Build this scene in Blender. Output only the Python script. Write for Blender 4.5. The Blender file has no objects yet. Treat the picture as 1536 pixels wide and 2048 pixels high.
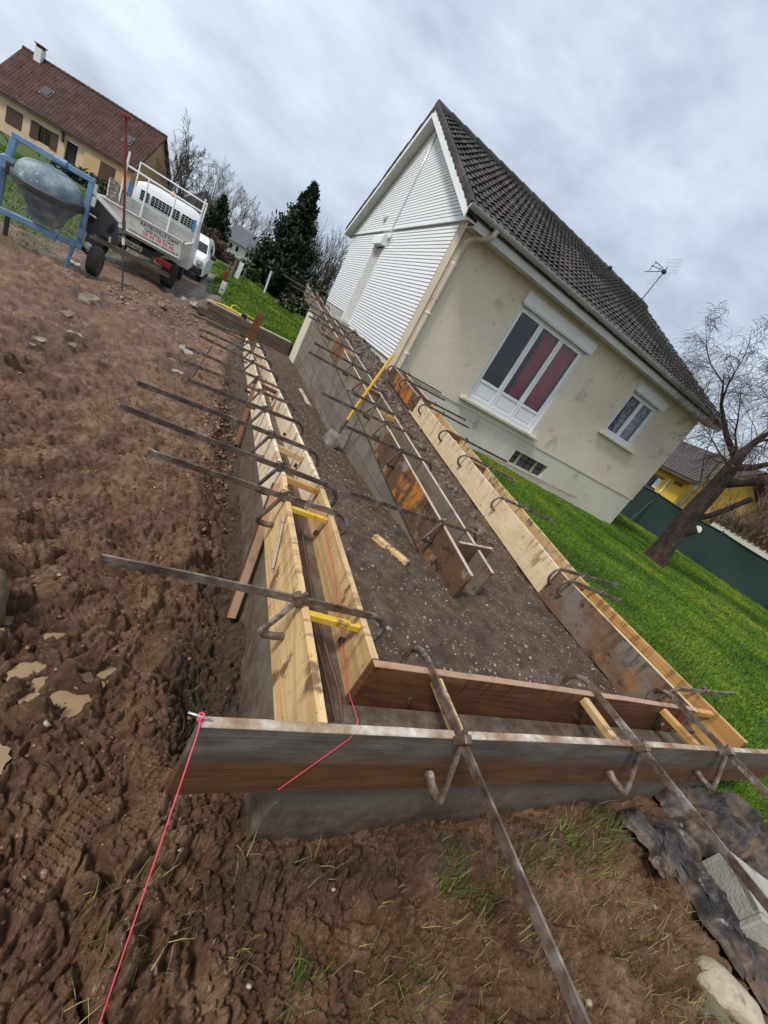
import bpy, math, random
import numpy as np
from mathutils import Matrix, Vector
random.seed(7); rng = np.random.default_rng(7)
S = bpy.context.scene
COL = S.collection
PI = math.pi

# ------------------------------------------------------------------ camera, world, sun, exposure
cam_d = bpy.data.cameras.new('camera'); cam = bpy.data.objects.new('camera', cam_d); COL.objects.link(cam)
cam_d.sensor_fit = 'HORIZONTAL'; cam_d.sensor_width = 36.0; cam_d.lens = 818.0/1536.0*36.0
cam_d.clip_start = 0.02; cam_d.clip_end = 3000
_r = [(0.83574817, -0.26763636, 0.47947448), (0.29296607, -0.52119399, -0.80157826), (0.46443071, 0.81038732, -0.35717855)]
CAMZ = 1.45
cam.matrix_world = Matrix(((_r[0][0], -_r[1][0], -_r[2][0], 0), (_r[0][1], -_r[1][1], -_r[2][1], 0),
                           (_r[0][2], -_r[1][2], -_r[2][2], CAMZ), (0, 0, 0, 1)))
S.camera = cam
SUN_EL, SUN_AZ = math.radians(52), math.radians(-110)      # azimuth clockwise from +Y
w = bpy.data.worlds.new('World'); S.world = w; w.use_nodes = True
wn, wl = w.node_tree.nodes, w.node_tree.links
wn.clear()
out = wn.new('ShaderNodeOutputWorld'); bg = wn.new('ShaderNodeBackground'); bg.inputs['Strength'].default_value = 0.1
sky = wn.new('ShaderNodeTexSky'); sky.sky_type = 'NISHITA'; sky.sun_disc = False
sky.sun_elevation = SUN_EL; sky.sun_rotation = SUN_AZ; sky.air_density = 1.2; sky.dust_density = 2.0
tc = wn.new('ShaderNodeTexCoord'); cb = wn.new('ShaderNodeMapping'); cb.inputs['Scale'].default_value = (1.0, 1.0, 2.0); wl.new(tc.outputs['Generated'], cb.inputs['Vector'])
def wnoise(scale, detail, rough, dist=0.0):
    n = wn.new('ShaderNodeTexNoise'); n.inputs['Scale'].default_value = scale; n.inputs['Detail'].default_value = detail
    n.inputs['Roughness'].default_value = rough; n.inputs['Distortion'].default_value = dist; wl.new(cb.outputs[0], n.inputs['Vector']); return n
n1 = wnoise(2.1, 8, 0.58, 0.15)
cr = wn.new('ShaderNodeValToRGB'); wl.new(n1.outputs['Fac'], cr.inputs[0])
e = cr.color_ramp.elements
e[0].position = 0.34; e[0].color = (2.2, 2.58, 3.2, 1)
e[1].position = 0.68; e[1].color = (4.7, 5.1, 5.55, 1)
m_ = cr.color_ramp.elements.new(0.5); m_.color = (3.35, 3.8, 4.4, 1)
mx = wn.new('ShaderNodeMix'); mx.data_type = 'RGBA'; mx.inputs[0].default_value = 0.93
wl.new(sky.outputs[0], mx.inputs[6]); wl.new(cr.outputs[0], mx.inputs[7])
wl.new(mx.outputs[2], bg.inputs['Color']); wl.new(bg.outputs[0], out.inputs[0])
sun_d = bpy.data.lights.new('sun', 'SUN'); sun_d.energy = 1.5; sun_d.angle = math.radians(12); sun_d.color = (1.0, 0.96, 0.9)
sun = bpy.data.objects.new('sun', sun_d); COL.objects.link(sun)
sd = Vector((math.sin(SUN_AZ)*math.cos(SUN_EL), math.cos(SUN_AZ)*math.cos(SUN_EL), math.sin(SUN_EL)))
sun.rotation_euler = sd.to_track_quat('Z', 'Y').to_euler(); sun.location = (-8, 4, 20)
S.view_settings.view_transform = 'Standard'; S.view_settings.look = 'None'
S.view_settings.gamma = 1.0; S.view_settings.exposure = 1.0; S.view_settings.use_curve_mapping = False

# ------------------------------------------------------------------ object helpers
PW = {}
def tag(o, label=None, cat=None, group=None, kind=None):
    if label: o['label'] = label
    if cat: o['category'] = cat
    if group: o['group'] = group
    if kind: o['kind'] = kind
    return o
def place(o, M, parent=None):
    if parent is not None:
        o.parent = parent; o.matrix_parent_inverse = Matrix()
        o.matrix_basis = PW[parent.name].inverted() @ M
    else:
        o.matrix_basis = M
    PW[o.name] = M.copy()
    return o
def thing(name, label, cat, loc=(0, 0, 0), group=None, M=None):
    o = bpy.data.objects.new(name, None); COL.objects.link(o); o.empty_display_size = 0.1
    place(o, M if M is not None else Matrix.Translation(loc))
    return tag(o, label, cat, group)
def link(name, me, M, parent=None):
    o = bpy.data.objects.new(name, me); COL.objects.link(o); return place(o, M, parent)
def copy_thing(src, M, label=None):
    """a thing, its parts and their sub-parts at a new place"""
    def rec(o, newpar):
        c = o.copy(); COL.objects.link(c)
        if newpar is None: place(c, M)
        else:
            c.parent = newpar; c.matrix_parent_inverse = Matrix(); c.matrix_basis = o.matrix_basis.copy()
            PW[c.name] = PW[newpar.name] @ c.matrix_basis
        for ch in [k for k in ALLCH.get(o.name, [])]: rec(ch, c)
        return c
    c = rec(src, None)
    if label: c['label'] = label
    return c
ALLCH = {}
class MB:
    def __init__(s): s.v = []; s.f = []; s.n = 0
    def add(s, vs, fs):
        b = s.n; s.v.extend([tuple(p) for p in vs]); s.f.extend([tuple(i+b for i in f) for f in fs]); s.n += len(vs); return s
    def box(s, c, d, M=None, bev=0.0):
        hx, hy, hz = d[0]/2, d[1]/2, d[2]/2
        if bev <= 0:
            vs = [Vector((x, y, z)) for z in (-hz, hz) for y in (-hy, hy) for x in (-hx, hx)]
            fs = [(0, 2, 3, 1), (4, 5, 7, 6), (0, 1, 5, 4), (2, 6, 7, 3), (0, 4, 6, 2), (1, 3, 7, 5)]
        else:
            b = min(bev, hx*.9, hy*.9, hz*.9); vs = []; idx = {}
            for sx in (-1, 1):
                for sy in (-1, 1):
                    for sz in (-1, 1):
                        for a in range(3):
                            p = [sx*hx, sy*hy, sz*hz]
                            for k in range(3):
                                if k != a: p[k] -= (sx, sy, sz)[k]*b
                            idx[(sx, sy, sz, a)] = len(vs); vs.append(Vector(p))
            fs = []
            for a in range(3):
                b1, b2 = (a+1) % 3, (a+2) % 3
                for sg in (-1, 1):
                    q = []
                    for (u, v) in ((-1, -1), (1, -1), (1, 1), (-1, 1)):
                        t = [0, 0, 0]; t[a] = sg; t[b1] = u; t[b2] = v; q.append(idx[(t[0], t[1], t[2], a)])
                    fs.append(tuple(q) if sg > 0 else tuple(q[::-1]))
            for a in range(3):
                b1, b2 = (a+1) % 3, (a+2) % 3
                for u in (-1, 1):
                    for v in (-1, 1):
                        def g(sa, ax):
                            t = [0, 0, 0]; t[a] = sa; t[b1] = u; t[b2] = v; return idx[(t[0], t[1], t[2], ax)]
                        q = (g(-1, b1), g(1, b1), g(1, b2), g(-1, b2))
                        fs.append(q if u*v > 0 else q[::-1])
            for sx in (-1, 1):
                for sy in (-1, 1):
                    for sz in (-1, 1):
                        q = tuple(idx[(sx, sy, sz, a)] for a in range(3)); fs.append(q if sx*sy*sz > 0 else q[::-1])
        c = Vector(c)
        if M is not None: vs = [M @ p + c for p in vs]
        else: vs = [p + c for p in vs]
        return s.add(vs, fs)
    def bar(s, a, b, wy, wz, up=(0, 0, 1), bev=0.0):
        a, b = Vector(a), Vector(b); x = (b-a); L = x.length; x.normalize(); up = Vector(up)
        y = up.cross(x)
        if y.length < 1e-4: y = Vector((0, 1, 0)).cross(x)
        y.normalize(); z = x.cross(y)
        return s.box((a+b)/2, (L, wy, wz), Matrix((x, y, z)).transposed(), bev)
    def tube(s, pts, r, n=8, caps=True, flat=None):
        pts = [Vector(p) for p in pts]; k = len(pts)
        rs = r if isinstance(r, (list, tuple)) else [r]*k
        vs = []; fs = []; up = None
        for i, p in enumerate(pts):
            t = (pts[min(i+1, k-1)]-pts[max(i-1, 0)]);
            if t.length < 1e-9: t = Vector((0, 0, 1))
            t.normalize()
            if up is None:
                up = Vector((0, 0, 1)) if abs(t.z) < .9 else Vector((1, 0, 0))
            u = (up - t*up.dot(t));
            if u.length < 1e-6: u = t.orthogonal()
            u.normalize(); v = t.cross(u); up = u
            for j in range(n):
                an = 2*PI*j/n + (PI/4 if n == 4 else 0); ru, rv = rs[i], rs[i]
                if flat: ru, rv = rs[i]*flat[0], rs[i]*flat[1]
                vs.append(p + u*math.cos(an)*ru + v*math.sin(an)*rv)
        for i in range(k-1):
            for j in range(n):
                a0, a1 = i*n+j, i*n+(j+1) % n
                fs.append((a0, a1, a1+n, a0+n))
        if caps:
            fs.append(tuple(range(n-1, -1, -1))); fs.append(tuple(range((k-1)*n, k*n)))
        return s.add(vs, fs)
    def prism(s, poly, vec):
        k = len(poly); vec = Vector(vec); a = [Vector(p) for p in poly]; b = [p+vec for p in a]
        nrm = Vector((0, 0, 0))
        for i in range(k): nrm += (a[i]-a[0]).cross(a[(i+1) % k]-a[0])
        if nrm.dot(vec) > 0: lo, hi, flip = a, b, False
        else: lo, hi, flip = a, b, True
        fs = [tuple(range(k-1, -1, -1)), tuple(range(k, 2*k))] + [(i, (i+1) % k, (i+1) % k+k, i+k) for i in range(k)]
        if flip: fs = [f[::-1] for f in fs]
        return s.add(lo+hi, fs)
    def lathe(s, prof, n=24, M=None, caps=True):
        vs = []; fs = []
        for (r, z) in prof:
            for j in range(n): vs.append(Vector((r*math.cos(2*PI*j/n), r*math.sin(2*PI*j/n), z)))
        for i in range(len(prof)-1):
            for j in range(n):
                a0, a1 = i*n+j, i*n+(j+1) % n; fs.append((a0, a1, a1+n, a0+n))
        if caps: fs.append(tuple(range(n-1, -1, -1))); fs.append(tuple(range((len(prof)-1)*n, len(prof)*n)))
        if M is not None: vs = [M @ p for p in vs]
        return s.add(vs, fs)
    def build(s, name, m, parent=None, space=None, smooth=False, label=None, cat=None, group=None, kind=None, center=True):
        v = np.array([tuple(p) for p in s.v], dtype=float)
        if center:
            lo, hi = v.min(0), v.max(0); o = (lo+hi)/2; o[2] = lo[2]
        else: o = np.zeros(3)
        v = v - o
        me = bpy.data.meshes.new(name); me.from_pydata([tuple(p) for p in v], [], s.f)
        if smooth:
            me.polygons.foreach_set('use_smooth', [True]*len(me.polygons))
            if smooth is not True: me.set_sharp_from_angle(angle=math.radians(smooth))
        me.materials.append(m)
        M = Matrix.Translation(o)
        if space is not None: M = space @ M
        ob = link(name, me, M, parent)
        if parent is not None: ALLCH.setdefault(parent.name, []).append(ob)
        return tag(ob, label, cat, group, kind)
def npmesh(name, v, f, m, parent=None, smooth=False, attrs=None, nper=None, **kw):
    """fast mesh from numpy arrays; f is (n,3) or (n,4)"""
    me = bpy.data.meshes.new(name); n = len(v); k = f.shape[1]
    me.vertices.add(n); me.vertices.foreach_set('co', np.ascontiguousarray(v, dtype=np.float32).ravel())
    me.loops.add(f.size); me.loops.foreach_set('vertex_index', np.ascontiguousarray(f, dtype=np.int32).ravel())
    me.polygons.add(len(f)); me.polygons.foreach_set('loop_start', np.arange(0, f.size, k, dtype=np.int32))
    if smooth: me.polygons.foreach_set('use_smooth', np.ones(len(f), dtype=bool))
    me.update(calc_edges=True)
    for an, av in (attrs or {}).items():
        a = me.attributes.new(an, 'FLOAT', 'POINT'); a.data.foreach_set('value', np.ascontiguousarray(av, dtype=np.float32))
    me.materials.append(m)
    o = link(name, me, Matrix(), parent)
    if parent is not None: o.matrix_basis = PW[parent.name].inverted()
    return tag(o, **kw)

# ------------------------------------------------------------------ materials
def lin(r, g, b):
    f = lambda c: (c/255/12.92) if c/255 <= 0.04045 else ((c/255+0.055)/1.055)**2.4
    return (f(r), f(g), f(b), 1)
class NT:
    def __init__(s, name):
        s.m = bpy.data.materials.new(name); s.m.use_nodes = True; s.t = s.m.node_tree; s.N = s.t.nodes; s.L = s.t.links
        s.p = s.N['Principled BSDF']; s.outn = s.N['Material Output']
        s.tc = s.N.new('ShaderNodeTexCoord'); s.vec = s.tc.outputs['Object']
    def rand_offset(s):
        oi = s.N.new('ShaderNodeObjectInfo'); mu = s.N.new('ShaderNodeMath'); mu.operation = 'MULTIPLY'; mu.inputs[1].default_value = 37.0
        s.L.new(oi.outputs['Random'], mu.inputs[0]); va = s.N.new('ShaderNodeVectorMath'); va.operation = 'ADD'
        s.L.new(s.vec, va.inputs[0]); s.L.new(mu.outputs[0], va.inputs[1]); s.vec = va.outputs[0]; s.oi = oi
    def mapping(s, sc):
        mp = s.N.new('ShaderNodeMapping'); mp.inputs['Scale'].default_value = sc; s.L.new(s.vec, mp.inputs['Vector']); return mp.outputs[0]
    def noise(s, scale, detail=4, rough=.55, st=(1, 1, 1), dist=0.0):
        n = s.N.new('ShaderNodeTexNoise'); n.inputs['Scale'].default_value = scale; n.inputs['Detail'].default_value = detail
        n.inputs['Roughness'].default_value = rough; n.inputs['Distortion'].default_value = dist
        s.L.new(s.mapping(st) if st != (1, 1, 1) else s.vec, n.inputs['Vector']); return n.outputs['Fac']
    def voro(s, scale, st=(1, 1, 1), feature='F1'):
        n = s.N.new('ShaderNodeTexVoronoi'); n.feature = feature; n.inputs['Scale'].default_value = scale
        s.L.new(s.mapping(st) if st != (1, 1, 1) else s.vec, n.inputs['Vector']); return n
    def ramp(s, fac, cols, pos=None):
        r = s.N.new('ShaderNodeValToRGB'); s.L.new(fac, r.inputs[0]); k = len(cols)
        pos = pos or [0.3+0.4*i/(k-1) for i in range(k)]
        while len(r.color_ramp.elements) < k: r.color_ramp.elements.new(0.5)
        for i in range(k):
            r.color_ramp.elements[i].position = pos[i]; r.color_ramp.elements[i].color = cols[i]
        return r.outputs[0]
    def step(s, fac, lo, hi, a=0.0, b=1.0):
        n = s.N.new('ShaderNodeMapRange'); n.interpolation_type = 'SMOOTHSTEP'
        n.inputs[1].default_value = lo; n.inputs[2].default_value = hi; n.inputs[3].default_value = a; n.inputs[4].default_value = b
        s.L.new(fac, n.inputs[0]); return n.outputs[0]
    def math(s, op, a, b):
        n = s.N.new('ShaderNodeMath'); n.operation = op
        for i, x in enumerate((a, b)):
            if isinstance(x, (int, float)): n.inputs[i].default_value = x
            else: s.L.new(x, n.inputs[i])
        return n.outputs[0]
    def mix(s, fac, a, b, blend='MIX'):
        n = s.N.new('ShaderNodeMix'); n.data_type = 'RGBA'; n.blend_type = blend
        for i, x in ((0, fac), (6, a), (7, b)):
            if isinstance(x, (int, float)): n.inputs[i].default_value = x
            elif isinstance(x, tuple): n.inputs[i].default_value = x
            else: s.L.new(x, n.inputs[i])
        return n.outputs[2]
    def attr(s, name):
        n = s.N.new('ShaderNodeAttribute'); n.attribute_name = name; return n.outputs['Fac']
    def bump(s, h, strength=.5, dist=.01, prev=None):
        n = s.N.new('ShaderNodeBump'); n.inputs['Strength'].default_value = strength; n.inputs['Distance'].default_value = dist
        s.L.new(h, n.inputs['Height'])
        if prev is not None: s.L.new(prev, n.inputs['Normal'])
        return n.outputs[0]
    def finish(s, col=None, rough=None, normal=None, metallic=None, spec=None):
        if col is not None:
            if isinstance(col, tuple): s.p.inputs['Base Color'].default_value = col
            else: s.L.new(col, s.p.inputs['Base Color'])
        if rough is not None:
            if isinstance(rough, (int, float)): s.p.inputs['Roughness'].default_value = rough
            else: s.L.new(rough, s.p.inputs['Roughness'])
        if normal is not None: s.L.new(normal, s.p.inputs['Normal'])
        if metallic is not None: s.p.inputs['Metallic'].default_value = metallic
        if spec is not None: s.p.inputs['Specular IOR Level'].default_value = spec
        return s.m
    def valrand(s, col, lo=.8, hi=1.15):
        n = s.N.new('ShaderNodeHueSaturation'); s.L.new(col, n.inputs['Color'])
        s.L.new(s.step(s.oi.outputs['Random'], 0, 1, lo, hi), n.inputs['Value']); return n.outputs[0]
def basic(name, cols, scale=4, rough=(.5, .8), bump=None, spots=None, st=(1, 1, 1), metallic=None, pos=None, rand=True, vr=None, spec=None):
    t = NT(name)
    if rand: t.rand_offset()
    c = t.ramp(t.noise(scale, 6, .6, st), cols, pos)
    for (sc, col, lo, hi, sst) in (spots or []): c = t.mix(t.step(t.noise(sc, 5, .65, sst), lo, hi), c, col)
    if vr and rand: c = t.valrand(c, *vr)
    n = None
    for (bs, bst, bd) in (bump or []): n = t.bump(t.noise(bs, 5, .6), bst, bd, n)
    return t.finish(c, t.step(t.noise(scale*2.3, 4), .3, .7, rough[0], rough[1]), n, metallic, spec)
def wood(name, base, dark, grain=1.0, knots=True, stains=(), rough=(.5, .75), top=None, gscale=9, drip=.62):
    """local X runs along the plank"""
    t = NT(name); t.rand_offset()
    g = t.noise(1.0, 3, .5, (0.55, 7, 7), .4)
    rings = t.math('SINE', t.math('MULTIPLY', g, 6.3*gscale), 0)
    rings = t.step(rings, -1, 1)
    fine = t.noise(1.0, 5, .7, (3, 160, 160))
    c = t.mix(t.math('MULTIPLY', rings, .55*grain), base, dark)
    c = t.mix(t.math('MULTIPLY', t.step(fine, .4, .75), .35*grain), c, dark)
    if knots:
        v = t.voro(1.0, (2.3, 7.5, 7.5)); sepc = t.N.new('ShaderNodeSeparateColor'); t.L.new(v.outputs['Color'], sepc.inputs[0])
        k = t.math('MULTIPLY', t.step(v.outputs['Distance'], .10, .05), t.step(sepc.outputs[0], .48, .52))
        c = t.mix(k, c, (.10, .035, .012, 1))
    for (sc, col, lo, hi, sst) in stains: c = t.mix(t.step(t.noise(sc, 5, .65, sst), lo, hi), c, col)
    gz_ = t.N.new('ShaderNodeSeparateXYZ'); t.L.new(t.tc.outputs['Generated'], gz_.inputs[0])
    dn = t.math('MULTIPLY', t.step(t.noise(1.0, 4, .7, (26, 2, 3.2)), .50, .60), t.step(t.noise(1.7, 3, .6), .38, .54))
    c = t.mix(t.math('MULTIPLY', t.math('MULTIPLY', dn, t.step(gz_.outputs['Z'], .25, 1.0, .25, 1.0)), drip), c, tuple(v*.22 for v in base[:3])+(1,))
    sp = t.voro(1.0, (34, 60, 60)); sps = t.N.new('ShaderNodeSeparateColor'); t.L.new(sp.outputs['Color'], sps.inputs[0])
    c = t.mix(t.math('MULTIPLY', t.math('MULTIPLY', t.step(sp.outputs['Distance'], .26, .16), t.step(sps.outputs[0], .90, .93)), .8), c, (.07, .045, .03, 1))
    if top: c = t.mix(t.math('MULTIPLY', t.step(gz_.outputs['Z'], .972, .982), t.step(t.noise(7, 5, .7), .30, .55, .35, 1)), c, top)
    c = t.valrand(c, .88, 1.1)
    n = t.bump(fine, .25, .003); n = t.bump(t.noise(6, 5, .6), .2, .006, n)
    return t.finish(c, t.step(t.noise(5, 4), .3, .7, rough[0], rough[1]), n)
MUDST = (.10, .065, .04, 1)
M = {}
M['pine'] = wood('fresh_pine', (.64, .44, .22, 1), (.44, .26, .10, 1), 1, True,
                 [(9, (.17, .095, .045, 1), .57, .66, (1, 1, .45)), (5, (.34, .30, .25, 1), .64, .72, (1, 1, 1)), (2.6, (.30, .19, .10, 1), .60, .80, (1, 1, 1)), (30, (.16, .1, .05, 1), .66, .72, (1, 1, .6))])
M['pale_ply'] = wood('pale_plywood', (.70, .59, .43, 1), (.56, .42, .25, 1), .55, False,
                     [(7, (.20, .11, .05, 1), .56, .64, (1, 1, .3)), (3, (.42, .27, .13, 1), .56, .76, (1, 1, .7)), (26, (.16, .10, .05, 1), .66, .72, (1, 1, .4))])
M['light_ply'] = wood('light_plywood', (.64, .50, .32, 1), (.50, .34, .17, 1), .5, False,
                      [(14, (.2, .11, .05, 1), .64, .70, (1, 1, .7)), (6, (.36, .22, .10, 1), .60, .70, (1, 1, .35)), (1.6, (.48, .32, .16, 1), .52, .74, (.7, 1, 2)), (4, (.5, .46, .38, 1), .6, .75, (1, 1, 1))])
M['honey'] = wood('honey_pine', (.52, .29, .09, 1), (.30, .14, .04, 1), 1, True, [(8, (.13, .06, .02, 1), .62, .72, (.7, 1, .6))])
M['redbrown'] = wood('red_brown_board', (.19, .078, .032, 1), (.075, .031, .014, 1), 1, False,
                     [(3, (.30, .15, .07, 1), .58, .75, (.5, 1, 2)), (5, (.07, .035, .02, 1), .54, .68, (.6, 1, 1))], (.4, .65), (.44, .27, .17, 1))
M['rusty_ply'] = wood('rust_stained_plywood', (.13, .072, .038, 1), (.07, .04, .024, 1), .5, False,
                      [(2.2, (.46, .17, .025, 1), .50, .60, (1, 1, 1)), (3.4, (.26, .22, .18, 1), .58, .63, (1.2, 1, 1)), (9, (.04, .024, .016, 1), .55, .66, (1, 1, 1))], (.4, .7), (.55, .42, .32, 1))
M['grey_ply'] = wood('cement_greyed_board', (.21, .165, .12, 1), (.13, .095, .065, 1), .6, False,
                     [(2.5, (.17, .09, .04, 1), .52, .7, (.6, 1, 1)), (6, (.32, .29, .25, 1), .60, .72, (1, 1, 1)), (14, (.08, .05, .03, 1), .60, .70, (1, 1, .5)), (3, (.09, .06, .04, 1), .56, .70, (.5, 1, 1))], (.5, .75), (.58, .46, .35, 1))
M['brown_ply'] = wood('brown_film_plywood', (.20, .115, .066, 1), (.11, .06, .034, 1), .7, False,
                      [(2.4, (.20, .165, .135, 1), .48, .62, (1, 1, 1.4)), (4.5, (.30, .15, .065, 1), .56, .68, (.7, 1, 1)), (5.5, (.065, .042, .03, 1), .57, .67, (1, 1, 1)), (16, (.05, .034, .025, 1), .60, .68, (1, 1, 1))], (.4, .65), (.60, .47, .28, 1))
M['oldwood'] = wood('weathered_timber', (.16, .115, .08, 1), (.07, .045, .03, 1), 1, False, [(4, (.26, .21, .15, 1), .58, .75, (.4, 1, 1))])
M['bleached'] = wood('bleached_timber', (.50, .43, .33, 1), (.34, .27, .2, 1), .8, False, [(7, (.2, .15, .1, 1), .58, .72, (.6, 1, 1))])
M['yellowwood'] = basic('yellow_paint_wood', [(.58, .36, .02, 1), (.70, .46, .04, 1)], 6, (.5, .7), [(60, .4, .003)], [(14, (.22, .12, .05, 1), .54, .64, (1, 1, 1))])
# front board: cement-grey face, brown lower part and a paler top
def front_board():
    t = NT('wet_grey_shutter_board'); t.rand_offset()
    fine = t.noise(1, 5, .7, (3, 140, 140))
    c = t.ramp(t.noise(1, 7, .7, (3.5, 8, 12)), [(.050, .044, .036, 1), (.105, .094, .078, 1), (.185, .165, .14, 1)], [.32, .5, .68])
    c = t.mix(t.math('MULTIPLY', t.step(t.noise(2.2, 5, .7), .50, .62), .7), c, (.10, .062, .036, 1))
    br = t.ramp(t.noise(1, 6, .7, (3, 20, 24)), [(.055, .026, .012, 1), (.17, .072, .025, 1)])
    sepx = t.N.new('ShaderNodeSeparateXYZ'); t.L.new(t.tc.outputs['Object'], sepx.inputs[0])
    hz = t.math('ADD', sepx.outputs['Z'], t.math('MULTIPLY', t.math('SUBTRACT', t.noise(1, 4, .6, (1.1, 3, 5)), .5), .16))
    c = t.mix(t.step(hz, .20, .10), c, br)
    c = t.mix(t.math('MULTIPLY', t.step(fine, .45, .7), .5), c, (.06, .035, .02, 1))
    top = t.ramp(t.noise(5, 6, .7, (1, 1, 1)), [(.20, .11, .06, 1), (.34, .255, .18, 1), (.58, .545, .49, 1)], [.38, .52, .66])
    c = t.mix(t.step(sepx.outputs['Z'], .2612, .2625), c, top)
    n = t.bump(fine, .4, .004); n = t.bump(t.noise(30, 5, .7), .4, .004, n)
    return t.finish(c, t.step(t.noise(4, 4), .3, .7, .6, .85), n, spec=.3)
M['front_board'] = front_board()
M['rust'] = basic('rusty_steel', [(.055, .036, .026, 1), (.15, .106, .080, 1), (.30, .255, .22, 1)], 16, (.32, .6), [(70, .6, .005)], [(9, (.16, .065, .03, 1), .60, .72, (1, 1, 1)), (7, (.40, .38, .36, 1), .56, .68, (1, 1, 1))], metallic=.4)
M['rust_dark'] = basic('dark_rusty_steel', [(.045, .033, .028, 1), (.105, .078, .064, 1), (.20, .165, .145, 1)], 16, (.35, .65), [(70, .6, .005)], [(8, (.28, .25, .23, 1), .62, .72, (1, 1, 1))], metallic=.35)
M['rebar'] = basic('rebar_steel', [(.07, .04, .025, 1), (.14, .075, .045, 1)], 20, (.6, .8), [(150, .5, .003)])
M['corten'] = basic('rust_orange_board', [(.11, .045, .02, 1), (.22, .085, .025, 1)], 5, (.6, .8), [(30, .3, .004)], [(6, (.30, .12, .03, 1), .6, .7, (1, 1, 1))])
def concrete(name, cols, splash=False):
    t = NT(name); t.rand_offset()
    c = t.ramp(t.noise(2.2, 7, .65), cols)
    c = t.mix(t.math('MULTIPLY', t.step(t.noise(1.3, 4, .6, (1, 1, .5)), .45, .7), .5), c, (.10, .075, .055, 1))
    c = t.mix(t.math('MULTIPLY', t.step(t.noise(60, 3, .6), .62, .72), .5), c, (.34, .31, .27, 1))
    g = t.N.new('ShaderNodeNewGeometry'); sx = t.N.new('ShaderNodeSeparateXYZ'); t.L.new(g.outputs['True Normal'], sx.inputs[0])
    dirt = t.ramp(t.noise(14, 5, .7), [(.045, .028, .019, 1), (.10, .066, .045, 1), (.19, .15, .115, 1)], [.32, .5, .72])
    c = t.mix(t.math('MULTIPLY', t.step(sx.outputs['Z'], .5, .8), .85), c, dirt)
    so_ = t.N.new('ShaderNodeSeparateXYZ'); t.L.new(t.tc.outputs['Object'], so_.inputs[0])
    hz = t.math('ADD', so_.outputs['Z'], t.math('MULTIPLY', t.math('SUBTRACT', t.noise(5, 5, .7), .5), .40))
    if splash: c = t.mix(t.math('MULTIPLY', t.step(hz, 1.0, .84), .8), c, dirt)
    n = t.bump(t.noise(90, 4, .7), .6, .004); n = t.bump(t.noise(7, 4), .4, .02, n)
    return t.finish(c, t.step(t.noise(3, 4), .35, .65, .5, .85), n, spec=.35)
M['render'] = concrete('wet_cement_render', [(.085, .064, .046, 1), (.135, .108, .082, 1), (.185, .157, .125, 1)], True)
M['block'] = concrete('cement_block_face', [(.13, .105, .083, 1), (.185, .158, .128, 1), (.235, .208, .175, 1)])
M['mortar'] = concrete('mortar_joint', [(.12, .097, .077, 1), (.165, .14, .113, 1)])
M['greyblock'] = basic('dry_concrete_block', [(.30, .29, .26, 1), (.40, .385, .345, 1)], 5, (.7, .9), [(70, .5, .004)])
M['newblock'] = basic('pale_concrete_block', [(.27, .255, .215, 1), (.40, .385, .33, 1)], 9, (.7, .9), [(90, 1.0, .006)], [(7, (.13, .09, .06, 1), .56, .70, (1, 1, 1))])
def roughcast(name, cols):
    t = NT(name)
    c = t.ramp(t.noise(.9, 6, .6), cols)
    c = t.mix(t.math('MULTIPLY', t.step(t.noise(1.9, 6, .7), .56, .70), .62), c, (.31, .275, .215, 1))
    c = t.mix(t.math('MULTIPLY', t.step(t.noise(5.5, 6, .75), .60, .70), .55), c, (.215, .195, .165, 1))
    c = t.mix(t.math('MULTIPLY', t.step(t.noise(38, 3, .6), .48, .68), .18), c, (.30, .25, .17, 1))
    n = t.bump(t.noise(55, 4, .7), .7, .012)
    return t.finish(c, .9, n, spec=.25)
M['cream'] = roughcast('cream_roughcast', [(.675, .575, .445, 1), (.77, .675, .54, 1)])
M['plinth'] = roughcast('cream_plinth', [(.58, .535, .43, 1), (.68, .63, .52, 1)])
M['beige'] = roughcast('beige_render_strip', [(.50, .43, .31, 1), (.60, .525, .39, 1)])
M['pvc'] = basic('white_pvc', [(.74, .75, .76, 1), (.80, .81, .81, 1)], 1.5, (.35, .5), None, [(2.2, (.60, .61, .60, 1), .60, .85, (1, 1, 1))])
M['white'] = basic('white_paint', [(.72, .72, .70, 1), (.80, .80, .78, 1)], 3, (.4, .55), None, [(3, (.5, .48, .43, 1), .64, .85, (1, 1, 1))])
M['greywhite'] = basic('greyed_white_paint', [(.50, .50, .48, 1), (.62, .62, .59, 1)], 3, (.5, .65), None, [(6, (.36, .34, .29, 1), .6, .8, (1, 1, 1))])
M['zinc'] = basic('zinc', [(.34, .355, .35, 1), (.46, .475, .465, 1)], 3, (.35, .5), None, [(3, (.25, .25, .22, 1), .6, .75, (1, 1, 1))], metallic=.25)
M['alu'] = basic('aluminium', [(.55, .57, .58, 1), (.62, .64, .65, 1)], 3, (.3, .4), None, None, metallic=.5)
M['pipe'] = basic('peeling_beige_pipe', [(.42, .37, .28, 1), (.52, .46, .36, 1)], 6, (.6, .8), None, [(9, (.72, .68, .6, 1), .62, .68, (1, 1, 1)), (12, (.15, .11, .07, 1), .68, .74, (1, 1, 1))])
M['tile'] = basic('brown_concrete_tile', [(.016, .012, .010, 1), (.034, .026, .022, 1), (.052, .041, .035, 1)], 5, (.6, .85), [(70, .4, .004)], [(3, (.10, .060, .048, 1), .58, .75, (1, 1, 1)), (20, (.13, .125, .10, 1), .66, .74, (1, 1, 1))], vr=(.6, 1.5))
M['redtile'] = basic('red_brown_clay_tile', [(.034, .012, .008, 1), (.060, .021, .013, 1), (.085, .034, .022, 1)], .9, (.7, .9), None, [(6, (.07, .04, .03, 1), .58, .72, (1, 1, 1))], rand=False)
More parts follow.
